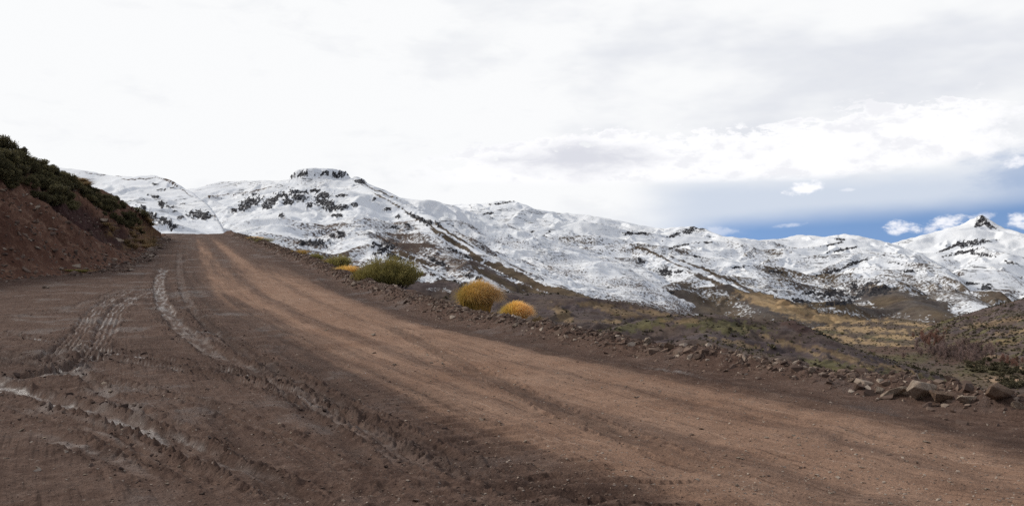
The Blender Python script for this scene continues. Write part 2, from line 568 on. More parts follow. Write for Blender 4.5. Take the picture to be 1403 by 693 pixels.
def dirt_material():
    m, t, b = material('churned dirt')
    p = t.new('ShaderNodeTexCoord').outputs['Object']
    tan, dark, wet_glint = t.attr('tan'), t.attr('dark'), t.attr('wet_glint')
    u, s, bermf = t.attr('u'), t.attr('s'), t.attr('berm')
    n1 = t.noise(p, 0.7, 5, 0.6)
    n2 = t.noise(p, 5.0, 6, 0.65)
    n3 = t.noise(p, 38.0, 4, 0.7)
    streak = t.noise(t.xyz(t.mul(u, 34), t.mul(s, 0.22), 0.0), 1.0, 5, 0.62)
    streak2 = t.noise(t.xyz(t.mul(u, 130), t.mul(s, 0.7), 4.0), 1.0, 4, 0.65)
    mud = t.mix(t.ss(n1, 0.3, 0.7), (0.090, 0.055, 0.042), (0.133, 0.085, 0.065))
    mud = t.mix(t.ss(n2, 0.45, 0.75), mud, (0.172, 0.115, 0.090))
    road = t.mix(t.ss(n1, 0.3, 0.72), (0.265, 0.158, 0.107), (0.33, 0.210, 0.148))
    tf = t.add(tan, t.mul(t.sub(streak, 0.5), t.mul(t.m('MINIMUM', t.mul(tan, 4.0), 1.0), 0.9)))
    tf = t.add(tf, t.mul(t.sub(n2, 0.5), t.mul(tan, 0.7)))
    road = t.mix(t.ss(streak2, 0.56, 0.74), road, (0.40, 0.275, 0.205))
    road = t.mix(t.mul(t.ss(streak2, 0.46, 0.30), 0.75), road, (0.125, 0.075, 0.055))
    mud = t.mix(t.mul(t.ss(streak2, 0.54, 0.70), 0.6), mud, (0.165, 0.108, 0.082))
    mud = t.mix(t.mul(t.ss(streak2, 0.47, 0.32), 0.6), mud, (0.042, 0.025, 0.019))
    col = t.mix(t.ss(tf, 0.05, 0.95), mud, road)
    col = t.mix(t.mul(t.m('MINIMUM', dark, 1.0), 0.7), col, (0.052, 0.034, 0.028))
    wf = t.mul(wet_glint, t.ss(n2, 0.25, 0.6))
    col = t.mix(t.mul(wf, 0.72), col, (0.27, 0.235, 0.215))  # sky glint on the moist tracks, painted as a pale base colour
    # grit: tiny pale and dark stones
    vor = t.new('ShaderNodeTexVoronoi')
    t.plug(vor.inputs['Vector'], p)
    vor.inputs['Scale'].default_value = 26.0
    vs = t.new('ShaderNodeSeparateColor')
    t.plug(vs.inputs[0], vor.outputs['Color'])
    chip = t.mul(t.ss(vor.outputs['Distance'], 0.36, 0.22), t.ss(vs.outputs[0], 0.90, 0.93))
    chipc = t.mix(vs.outputs[1], (0.12, 0.085, 0.07), (0.34, 0.28, 0.24))
    col = t.mix(t.mul(chip, 0.85), col, chipc)
    val = t.add(t.mul(n3, 1.15), 0.43)
    col = t.mix(1.0, col, t.xyz(val, val, val), 'MULTIPLY')
    damp = t.mul(t.ss(n1, 0.5, 0.66), t.sub(1.0, t.m('MINIMUM', t.mul(tan, 2.0), 1.0)))
    col = t.mix(t.mul(damp, 0.35), col, (0.050, 0.031, 0.025))
    t.plug(b.inputs['Roughness'], t.m('MINIMUM', t.ss(wf, 0.1, 0.7, 0.93, 0.42), t.ss(damp, 0.0, 1.0, 0.93, 0.62)))
    t.plug(b.inputs['Specular IOR Level'], t.add(0.06, t.add(t.mul(wf, 0.5), t.mul(damp, 0.10))))
    t.plug(b.inputs['Base Color'], col)
    h = t.add(t.add(t.mul(n3, 0.45), t.add(t.mul(n2, 0.8), t.mul(streak2, 0.5))), t.add(t.mul(chip, 0.25), t.mul(streak, t.mul(tan, 0.5))))
    t.plug(b.inputs['Normal'], t.bump(h, 1.0, 0.04))
    return m


M_DIRT = dirt_material()


def build_ground():
    dens = np.radians(np.linspace(-34, 34, 1120))
    side = np.radians(np.concatenate([np.linspace(34.3, 50, 60), np.linspace(52, 120, 50)]))
    az = np.concatenate([-side[::-1], dens, side])
    r = [3.0]
    while r[-1] < 128:
        r.append(r[-1] + min(max(r[-1] ** 2 / 1800.0, 0.012), 0.33))
    r = np.array(r + list(np.geomspace(129, 900, 60)))
    x = (r[:, None] * np.sin(az)[None, :]).ravel()
    y = (r[:, None] * np.cos(az)[None, :]).ravel()
    z, k = ground(x, y)
    z = np.maximum(z, -230)
    V = np.stack([x, y, z], 1)
    Q = grid_faces(len(r), len(az))
    at_ = dict(tan=k['tan'], dark=k['dark'], wet_glint=k['wet_glint'], berm=k['berm'], u=k['u'] * k['W'] / 7.0, s=k['sR'])
    fu, fr = k['u'][Q].mean(1), k['dR'][Q].mean(1)
    berm = (fr > -0.05) & (fr < 2.0)
    slope = fr >= 2.0
    road = (fu > 0.0) & (fr <= -0.05)
    sub_mesh('road', V, Q, road, M_DIRT, at_, 'structure')
    sub_mesh('earth_bank', V, Q, berm, M_DIRT, at_, 'structure')
    sub_mesh('ground', V, Q, ~(berm | slope | road), M_DIRT, at_, 'structure')
    sub_mesh('slope', V, Q, slope, M_DIRT, at_, 'structure')


build_ground()

# ------------------------------------------------------------------ cut hillside on the left
_cr = [(-420, 60, 50), (-200, 118, 57), (0, 198, 67), (50, 222, 71), (100, 246, 76), (150, 266, 82), (190, 291, 89), (208, 309, 95), (226, 322, 103)]
_crp = np.array([at(*c) for c in _cr])
_crp = catmull(_crp, 4)
_crp = np.vstack([_crp, _crp[-1] + np.array([-12, 40, -2.5])])
CREST, CREST_Z = _crp[:, :2], _crp[:, 2]


def hillside(x, y):
    x, y = np.asarray(x, float), np.asarray(y, float)
    _, sF, aF, _ = polyd(FOOT, x, y)
    _, sC, aC, zc = polyd(CREST, x, y, CREST_Z)
    df = -sF + 0.8 * perlin(x * 0.25, y * 0.25, 200) + 0.3 * perlin(x * 0.9, y * 0.9, 201)
    dc = sC
    g = G0(x, y)
    t = np.clip(df / np.maximum(df + np.maximum(dc, 0), 0.3), 0, 1)
    prof = np.where(t < 0.72, t * 1.10, 0.792 + (t - 0.72) * 0.743)
    prof = np.where(df < 2.5, prof * sstep(df, -0.5, 3.2), prof)
    z = g + np.maximum(zc - g, 0.15) * prof
    over = np.maximum(-dc, 0)
    z = np.where(dc < 0, np.maximum(zc, g + 0.15) - 0.12 * over, z)
    # gullies and lumps
    amp = sstep(df, 0.3, 3.0) * (0.35 + 0.65 * sstep(dc, -0.5, 3.0))
    z += amp * (0.55 * (ridged(x * 0.16, y * 0.16, 3, 205) - 1.0) + 0.38 * fbm(x * 0.55, y * 0.55, 4, 210, 0.6))
    z += 0.16 * amp * fbm(x * 2.0, y * 2.0, 4, 215, 0.65)
    px, py = project(x, y, z)
    # a raw gouge across the cut
    gl = np.array([(30, 258), (75, 275), (115, 297), (150, 318), (190, 340), (215, 352)], float)
    dg, sg, ag, _ = polyd(gl, px, py)
    wg = 9 + 7 * sstep(ag, 20, 90) * (1 - sstep(ag, 150, 190))
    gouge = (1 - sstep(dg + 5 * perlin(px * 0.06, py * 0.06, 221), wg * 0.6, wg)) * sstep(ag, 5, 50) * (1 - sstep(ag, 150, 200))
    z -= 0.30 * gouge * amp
    z = np.where(df < 0, g - 0.03 + 0.35 * df, z)
    gold = np.zeros_like(z)
    for gx, gy, rx, ry in ((105, 250, 16, 7), (125, 262, 14, 8), (205, 322, 14, 14), (188, 318, 10, 10), (150, 315, 9, 6), (178, 335, 12, 6)):
        gold = np.maximum(gold, np.exp(-(((px - gx) / rx) ** 2 + ((py - gy) / ry) ** 2)))
    dirt = 0.5 + 0.5 * fbm(x * 0.35, y * 0.35, 3, 230)
    foot = 1 - sstep(df, 0.0, 3.5)
    return z, dict(df=df, dc=dc, gouge=gouge, gold=gold, dirt=dirt, px=px, py=py, foot=foot)


def hillside_material():
    m, t, b = material('cut hillside earth')
    p = t.new('ShaderNodeTexCoord').outputs['Object']
    n1 = t.noise(p, 0.35, 5, 0.6)
    n2 = t.noise(p, 2.2, 6, 0.65)
    n3 = t.noise(p, 9.0, 4, 0.7)
    run = t.noise(t.vscale(p, (0.5, 0.5, 0.12)), 3.0, 4, 0.6)
    col = t.mix(t.ss(n1, 0.3, 0.7), (0.112, 0.056, 0.039), (0.180, 0.096, 0.066))
    col = t.mix(t.ss(n2, 0.48, 0.72), col, (0.27, 0.165, 0.115))
    col = t.mix(t.mul(t.ss(run, 0.55, 0.8), 0.5), col, (0.080, 0.044, 0.036))
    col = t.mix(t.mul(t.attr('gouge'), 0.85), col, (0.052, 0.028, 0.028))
    col = t.mix(t.mul(t.mul(t.attr('gold'), t.ss(n2, 0.35, 0.6)), 0.8), col, (0.21, 0.135, 0.055))
    vor = t.new('ShaderNodeTexVoronoi')
    t.plug(vor.inputs['Vector'], p)
    vor.inputs['Scale'].default_value = 4.5
    vs = t.new('ShaderNodeSeparateColor')
    t.plug(vs.inputs[0], vor.outputs['Color'])
    chip = t.mul(t.ss(vor.outputs['Distance'], 0.36, 0.24), t.ss(vs.outputs[0], 0.80, 0.84))
    col = t.mix(t.mul(chip, 0.7), col, t.mix(vs.outputs[1], (0.09, 0.06, 0.05), (0.24, 0.18, 0.15)))
    val = t.add(t.mul(n3, 1.2), 0.4)
    col = t.mix(1.0, col, t.xyz(val, val, val), 'MULTIPLY')
    b.inputs['Specular IOR Level'].default_value = 0.05
    t.plug(b.inputs['Base Color'], col)
    t.plug(b.inputs['Normal'], t.bump(t.add(t.add(n2, t.mul(n3, 0.5)), t.mul(chip, 0.3)), 0.8, 0.22))
    return m


def build_hillside():
    az = np.radians(np.concatenate([np.linspace(-62, -34.2, 60), np.linspace(-34, -17.5, 330)]))
    r = np.arange(24, 122, 0.15)
    x = (r[:, None] * np.sin(az)[None, :]).ravel()
    y = (r[:, None] * np.cos(az)[None, :]).ravel()
    z, k = hillside(x, y)
    Q = grid_faces(len(r), len(az))
    keep = (k['df'][Q] > -1.5).all(1)
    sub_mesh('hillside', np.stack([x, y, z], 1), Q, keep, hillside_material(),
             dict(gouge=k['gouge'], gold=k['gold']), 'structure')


build_hillside()

# ------------------------------------------------------------------ far land: ridges and spurs
BASE = -215.0


def land_material(name, s, bare_k=1.0):
    """snow lying over stony ground; s = size in metres of the finest tufts and stones"""
    m, t, b = material(name)
    p = t.new('ShaderNodeTexCoord').outputs['Object']
    snow, rock = t.attr('snow'), t.attr('rock')
    soil = t.attr('soil', 'Color')
    fine = t.noise(p, 1.0 / s, 3, 0.6)
    mid = t.noise(p, 1.0 / (s * 4.5), 5, 0.62)
    big = t.noise(p, 1.0 / (s * 22), 4, 0.6)
    fl = t.vscale(p, (1.0, 1.0, 3.2))
    band = t.noise(fl, 1.0 / (s * 9), 5, 0.62, 0.4)
    soilc = t.mix(t.ss(mid, 0.35, 0.7), soil, t.mix(1.0, soil, (0.55, 0.52, 0.55), 'MULTIPLY'))
    soilc = t.mix(t.mul(t.ss(fine, 0.5, 0.66), 0.55), soilc, t.mix(1.0, soil, (0.42, 0.46, 0.40), 'MULTIPLY'))
    soilc = t.mix(t.mul(t.ss(big, 0.5, 0.72), 0.4), soilc, t.mix(1.0, soil, (1.35, 1.25, 1.05), 'MULTIPLY'))
    rockc = t.mix(t.ss(fine, 0.4, 0.65), (0.020, 0.020, 0.024), (0.065, 0.060, 0.062))
    rf = t.ss(t.add(rock, t.add(t.mul(t.sub(band, 0.5), 0.9), t.add(t.mul(t.sub(mid, 0.5), 1.3), t.mul(t.sub(fine, 0.5), 1.1)))), 0.50, 0.60)
    sv = t.add(snow, t.add(t.mul(t.sub(mid, 0.5), 0.6), t.mul(t.sub(band, 0.5), 0.6)))
    sv = t.add(sv, t.mul(t.sub(fine, 0.5), 1.2))
    sf = t.ss(sv, 0.34, 0.64)
    # tufts poking through thin snow
    dots = t.noise(p, 0.8 / s, 1, 0.5)
    tuft = t.mul(t.ss(t.add(dots, t.mul(t.sub(mid, 0.5), 0.5)), 0.60, 0.67), t.ss(snow, 0.94, 0.62))
    sf = t.mul(sf, t.sub(1.0, t.mul(tuft, 0.85)))
    snowc = t.mix(t.ss(big, 0.35, 0.65), (0.84, 0.86, 0.89), (0.89, 0.90, 0.91))
    col = t.mix(sf, soilc, snowc)
    rs = t.mul(rf, t.sub(1.0, t.mul(t.mul(t.ss(fine, 0.54, 0.64), 0.5), t.m('MINIMUM', t.m('MAXIMUM', snow, 0.0), 1.0))))
    # thin bare ledges running round the slopes
    led = t.noise(t.vscale(p, (1.0 / (s * 26), 1.0 / (s * 26), 1.0 / (s * 3.2))), 1.0, 3, 0.5, 0.3)
    ledm = t.noise(p, 1.0 / (s * 40), 3, 0.6)
    lf = t.mul(t.mul(t.ss(t.m('ABSOLUTE', t.sub(led, 0.52)), 0.030, 0.010), t.ss(ledm, 0.50, 0.60)), t.ss(t.add(fine, t.sub(mid, 0.5)), 0.42, 0.55))
    col = t.mix(t.mul(lf, t.mul(t.ss(snow, 0.2, 0.5), 0.85)), col, rockc)
    col = t.mix(rs, col, rockc)
    t.plug(b.inputs['Base Color'], col)
    b.inputs['Roughness'].default_value = 0.95
    b.inputs['Specular IOR Level'].default_value = 0.1
    h = t.add(t.mul(mid, 1.0), t.add(t.mul(fine, 0.35), t.mul(rf, 0.5)))
    t.plug(b.inputs['Normal'], t.bump(h, 0.20, s * 1.4))
    return m


def ridge_height(x, y, ridges, k=25.0, seed=300):
    """smooth maximum of concave ridge flanks falling from crest polylines"""
    acc = None
    dmin = np.full(x.shape, 1e9)
    wx, wy = x + 60 * perlin(x / 300, y / 300, seed + 50), y + 60 * perlin(x / 300, y / 300, seed + 51)
    cache = {}
    for i, rd in enumerate(ridges):
        P = np.array([at(*p) for p in rd['pts']])
        P = catmull(P, 3)
        gs = rd.get('gs', 240.0)
        if gs not in cache:
            cache[gs] = ridged(wx / gs, wy / gs, 4, seed, 0.55) - 1.0
        gul = cache[gs]
        rr, pw, sl = rd.get('r', 90.0), rd.get('p', 1.5), rd['slope']
        gam = rd.get('g', 0.3)
        best = np.full(x.shape, -1e9)
        bd = np.full(x.shape, 1e9)
        for j in range(len(P) - 1):
            ax, ay, az_ = P[j]
            ex, ey, ez = P[j + 1] - P[j]
            t = np.clip(((x - ax) * ex + (y - ay) * ey) / (ex * ex + ey * ey + 1e-9), 0, 1)
            d = np.hypot(x - ax - t * ex, y - ay - t * ey)
            cz = az_ + t * ez
            bd = np.minimum(bd, d)
            Hh = np.maximum(cz - BASE, 5.0)
            dd = np.maximum(d - gam * gs * gul * sstep(d, 0, gs * 1.3), 0)
            d2 = np.sqrt(dd * dd + rr * rr) - rr
            if 'left' in rd:
                w = (ex * (y - ay) - ey * (x - ax)) / (np.hypot(ex, ey) * d + 1e-6)
                sl = rd['slope'] + (rd['left'] - rd['slope']) * np.clip(0.5 + 0.9 * w, 0, 1)
            z = BASE - 20 + (Hh + 20) * np.maximum(0, 1 - sl * d2 / (pw * Hh)) ** pw
            best = np.maximum(best, z)
        dmin = np.minimum(dmin, bd)
        if acc is None:
            acc = best
        else:
            mx = np.maximum(acc, best)
            kk = k * sstep(mx, BASE, BASE + 90) + 1e-3
            hh = np.maximum(0, 1 - np.abs(acc - best) / kk)
            acc = mx + 0.25 * kk * hh * hh
    return acc, dmin


def spur_net(ridges, seed, spacing, length, A, sl):
    """side spurs and their branches, running down the flanks of the crest lines"""
    r = np.random.default_rng(seed)
    paths = []
    K = 6

    def walk(c, d, ln, amp, lev):
        P = [c]
        for k in range(K):
            a = r.normal(0, 0.22)
            d = np.array([d[0] * math.cos(a) - d[1] * math.sin(a), d[0] * math.sin(a) + d[1] * math.cos(a)])
            P.append(P[-1] + d * ln / K)
            if lev == 0 and 1 <= k <= 4:
                for sgn in (-1, 1):
                    if r.uniform() < 0.75:
                        b = sgn * r.uniform(0.6, 1.1)
                        d2 = np.array([d[0] * math.cos(b) - d[1] * math.sin(b), d[0] * math.sin(b) + d[1] * math.cos(b)])
                        walk(P[-1] + d * r.uniform(-0.3, 0.3) * ln / K, d2, ln * r.uniform(0.25, 0.45), amp * 0.45, 1)
        paths.append((np.array(P), amp))
    for rd in ridges:
        P = catmull(np.array([at(*p) for p in rd['pts']]), 3)
        s_ = np.concatenate([[0], np.cumsum(np.hypot(*np.diff(P[:, :2], axis=0).T))])
        q = spacing * 0.4
        while q < s_[-1]:
            i = min(np.searchsorted(s_, q), len(P) - 1)
            t = P[i, :2] - P[i - 1, :2]
            t /= np.linalg.norm(t) + 1e-9
            fall = P[i - 1, 2] - P[i, 2]
            fall = np.clip(fall / (s_[i] - s_[i - 1] + 1e-9) * 2.0, -0.9, 0.9)
            c = np.array([np.interp(q, s_, P[:, 0]), np.interp(q, s_, P[:, 1])])
            for sg in (-1, 1):
                n = np.array([t[1], -t[0]]) * sg
                if n @ (c / np.linalg.norm(c)) > 0.12:
                    continue
                d = n + t * (fall + r.normal(0, 0.3))
                d /= np.linalg.norm(d)
                walk(c, d, length * r.uniform(0.6, 1.25), A * r.uniform(0.6, 1.2), 0)
            q += spacing * r.uniform(0.65, 1.4)
    allp = np.vstack([p for p, _ in paths])
    zb = ridge_height(allp[:, 0], allp[:, 1], ridges, 10, seed)[0]
    segs, o = [], 0
    for p, amp in paths:
        t = np.linspace(0, 1, K + 1)
        z = zb[o:o + K + 1] + amp * np.sin(math.pi * t ** 1.15) * sstep(t, 0.0, 0.3) - amp * 0.25 * (1 - sstep(t, 0, 0.2))
        o += K + 1
        for k in range(K):
            segs.append((p[k], p[k + 1], z[k], z[k + 1], amp))
    return segs, sl


def apply_spurs(x, y, z, net, wl):
    segs, sl = net
    wx = x + wl * 0.20 * perlin(x / wl, y / wl, 701) + wl * 0.07 * perlin(x / wl * 3.1, y / wl * 3.1, 702)
    wy = y + wl * 0.20 * perlin(x / wl, y / wl, 703) + wl * 0.07 * perlin(x / wl * 3.1, y / wl * 3.1, 704)
    order = np.argsort(wy)
    sy = wy[order]
    z0 = z.copy()
    for p, q, za, zb, amp in segs:
        m = 2.2 * amp / sl + 3
        i0, i1 = np.searchsorted(sy, min(p[1], q[1]) - m), np.searchsorted(sy, max(p[1], q[1]) + m)
        idx = order[i0:i1]
        X = wx[idx]
        ok = (X > min(p[0], q[0]) - m) & (X < max(p[0], q[0]) + m)
        idx = idx[ok]
        if not len(idx):
            continue
        X, Y = wx[idx], wy[idx]
        e = q - p
        t = np.clip(((X - p[0]) * e[0] + (Y - p[1]) * e[1]) / (e @ e + 1e-9), 0, 1)
        d = np.hypot(X - p[0] - t * e[0], Y - p[1] - t * e[1])
        rr = amp * 0.08
        c = za + t * (zb - za) - sl * (np.sqrt(d * d + rr * rr) - rr)
        z[idx] = np.maximum(z[idx], c)
    return z, z - z0


def blobs(px, py, lst, wob=0.55, sc=0.09, seed=400, lo=0.7, hi=1.25):
    """irregular patches: (x, y, rx, ry[, tilt])"""
    out = np.zeros(px.shape)
    n = fbm(px * sc, py * sc * 1.6, 3, seed, 0.6)
    for e in lst:
        cx, cy, rx, ry = e[:4]
        ti = e[4] if len(e) > 4 else 0.0
        bb = (np.abs(px - cx) < rx * 2.2) & (np.abs(py - cy) < ry * 2.2 + abs(ti) * rx * 2.2)
        if not bb.any():
            continue
        dx, dy = px[bb] - cx, py[bb] - cy
        dy = dy - ti * dx
        q = np.sqrt((dx / rx) ** 2 + (dy / ry) ** 2) + wob * n[bb]
        out[bb] = np.maximum(out[bb], 1 - sstep(q, lo, hi))
    return out


LAYER = {}


def hexc(r, g, b, k=1.0):
    f = lambda c: (((c / 255 + 0.055) / 1.055) ** 2.4) * k
    return np.array([f(r), f(g), f(b)])


def build_layer(name, ridges, px0, px1, r0, r1, nc, nr, mat, fn, rough=8.0, rs=160.0, seed=300, k=25.0, extra=None, power=1.0, fade=(60, 60), spur=None):
    pc = np.linspace(px0, px1, nc)
    az = np.arctan((pc - CX) / F)
    t = np.linspace(0, 1, nr) ** power
    r = r0 * (r1 / r0) ** t
    x = (r[:, None] * np.sin(az)[None, :]).ravel()
    y = (r[:, None] * np.cos(az)[None, :]).ravel()
    z, dm = ridge_height(x, y, ridges, k, seed)
    bare = np.zeros_like(z)
    if spur:
        net = spur_net(ridges, seed + 5, *spur)
        z, bare = apply_spurs(x, y, z, net, spur[0] * 0.5)
        bare = np.clip(bare / (spur[2] * 0.9), 0, 1)
    amp = (0.12 + 0.88 * sstep(dm, 0, 400))
    z = z + amp * rough * (ridged(x / rs, y / rs, 4, seed + 3) - 1.05) + 0.25 * rough * fbm(x / (rs * 0.3), y / (rs * 0.3), 3, seed + 7)
    # no side spur stands above the crest line behind it
    cp = np.array(ridges[0]['pts'])
    px, py = project(x, y, z)
    top = np.interp(px, cp[:, 0], cp[:, 1]) - 0.8 + 1.2 * perlin(px * 0.11, px * 0 + 3.0, seed + 9)
    over = np.maximum(top - py, 0) * y / F
    z = z - 0.93 * over
    if extra:
        z = extra(x, y, z)
    pp = np.tile(pc, nr)
    z = BASE - 25 + (z - BASE + 25) * sstep(pp, px0, px0 + fade[0]) * (1 - sstep(pp, px1 - fade[1], px1)) * np.repeat(sstep(r, r0, r0 * 1.3), nc)
    px, py = project(x, y, z)
    at_, cols, dz = fn(x, y, z, px, py, dm)
    at_['snow'] = at_['snow'] - 0.25 * bare ** 1.5 * (1 - 0.6 * sstep(at_['snow'], 0.75, 1.0)) + 0.06 * (1 - bare)
    z = z + dz
    V = np.stack([x, y, z], 1)
    Q = grid_faces(nr, nc)
    keep = (z[Q] > BASE + 3).any(1)
    LAYER.setdefault(name, []).append((V, px, py))
    o = sub_mesh(name, V, Q, keep, mat, at_, 'structure', cols)
    return o


def slope_of(z, nr_nc=None):
    return None


def mixc(a, b, f):
    return a * (1 - f[:, None]) + b * f[:, None]


def full(c, n):
    return np.tile(np.asarray(c, float), (n, 1))


BROWN = np.array([0.125, 0.092, 0.074])
PURPLE = np.array([0.125, 0.097, 0.096])
GOLD = np.array([0.42, 0.295, 0.165])
OLIVE = np.array([0.135, 0.122, 0.058])
TANG = np.array([0.20, 0.15, 0.10])

# --- the far peak with the rock horn
A_R = [dict(pts=[(1060, 352, 10800), (1100, 346, 10600), (1180, 342, 10300), (1215, 336, 10000), (1250, 327, 9800), (1290, 316, 9500), (1320, 308, 9300),
                 (1345, 305, 9200), (1375, 314, 9300), (1403, 321, 9500), (1480, 335, 9800), (1600, 325, 10000), (1800, 340, 10300)], slope=0.33, r=120, g=0.2, gs=600),
       dict(pts=[(1345, 303, 9200), (1310, 333, 8500), (1285, 352, 7800), (1262, 372, 7000)], slope=0.36, r=60, gs=400),
       dict(pts=[(1345, 303, 9200), (1352, 335, 8300), (1360, 365, 7200), (1330, 395, 6000), (1300, 415, 5000)], slope=0.34, r=60, gs=400),
       dict(pts=[(1403, 321, 9500), (1430, 350, 8300), (1460, 380, 6800), (1470, 400, 5600)], slope=0.34, r=60, gs=400)]
horn = at(1345.5, 300, 9200)


def a_extra(x, y, z):
    d = np.hypot((x - horn[0]) * 0.85, (y - horn[1]) * 0.5)
    d = d * (1 + 0.18 * perlin(x / 45, y / 45, 450))
    return z + np.maximum(0, 70 - d * 0.56) + 3 * (d < 105) * perlin(x / 22, y / 22, 451)


def a_fn(x, y, z, px, py, dm):
    n = len(x)
    rock = blobs(px, py, [(1346, 300, 8, 7), (1342, 309, 10, 2, -.3), (1360, 311, 8, 2, .5), (1354, 308, 6, 4, .6), (1339, 307, 4, 4, -.6), (1330, 333, 26, 4.5, -0.12), (1318, 346, 24, 2.5, -0.2), (1348, 349, 18, 3, 0.1), (1300, 340, 16, 2, -0.4),
                          (1352, 394, 9, 5), (1372, 408, 8, 4), (1330, 388, 10, 3), (1384, 360, 12, 2, .2)], 0.7, 0.2, lo=0.3, hi=1.6)
    rock *= 0.95
    rock = np.maximum(rock, 0.32 * sstep(fbm(x / 240, y / 240, 4, 460), 0.25, 0.9))
    snow = 0.88 + 0.14 * sstep(z, 100, 500) + 0.22 * fbm(x / 500, y / 500, 4, 461) - 0.75 * sstep(py, 395, 432) - 0.12 * sstep(py, 350, 395)
    soil = full(BROWN * 0.8, n)
    return dict(snow=snow, rock=rock), dict(soil=soil), 5 * rock * fbm(x / 40, y / 40, 3, 465)


build_layer('mountain', A_R, 1040, 1640, 4600, 12000, 420, 330, land_material('far snow', 20.0), a_fn, spur=(650, 1500, 75, 0.62), rough=5, rs=300, seed=310, extra=a_extra)

# --- the long central range
B_R = [dict(pts=[(360, 262, 6800), (480, 262, 6600), (560, 273, 6500), (600, 279, 6500), (640, 281, 6400), (668, 279, 6300), (690, 275, 6200), (710, 278, 6200),
                 (735, 288, 6300), (770, 293, 6400), (800, 295, 6500), (840, 301, 6500), (870, 308, 6500), (905, 314, 6400), (945, 311, 6200),
                 (965, 315, 6200), (990, 325, 6400), (1040, 330, 6600), (1070, 328, 6600), (1095, 322, 6600), (1130, 325, 6600), (1155, 321.5, 6500),
                 (1175, 324, 6500), (1215, 333, 6500), (1260, 348, 6300), (1300, 372, 6000), (1330, 400, 5600)], slope=0.33, r=110, gs=420),
       dict(pts=[(690, 277, 6200), (715, 310, 5500), (735, 340, 4700), (770, 372, 3900)], slope=0.30, r=50, gs=260),
       dict(pts=[(590, 282, 6500), (560, 300, 5600), (600, 330, 4600), (650, 352, 3900)], slope=0.30, r=60, gs=260),
       dict(pts=[(800, 296, 6500), (840, 318, 5700), (890, 345, 4900), (950, 374, 4200), (1020, 404, 3550), (1070, 424, 3150)], slope=0.32, r=40, gs=260),
       dict(pts=[(945, 312, 6200), (930, 332, 5600), (980, 356, 4900), (1040, 388, 4200), (1080, 412, 3700)], slope=0.30, r=50, gs=260),
       dict(pts=[(860, 306, 6500), (790, 335, 5400), (800, 362, 4600), (860, 385, 3900), (940, 412, 3200)], slope=0.30, r=60, gs=260),
       dict(pts=[(1095, 324, 6600), (1075, 345, 6000), (1060, 372, 5200), (1105, 405, 4400)], slope=0.32, r=60, gs=300),
       dict(pts=[(1155, 323, 6500), (1150, 346, 5800), (1185, 352, 5600), (1190, 376, 5000), (1230, 402, 4300), (1290, 432, 3700)], slope=0.33, r=45, gs=260),
       dict(pts=[(1150, 346, 5800), (1110, 372, 5200), (1090, 400, 4600)], slope=0.34, r=40, gs=260),
       dict(pts=[(1215, 334, 6500), (1240, 360, 5600), (1290, 392, 4800), (1330, 415, 4200)], slope=0.33, r=45, gs=260)]


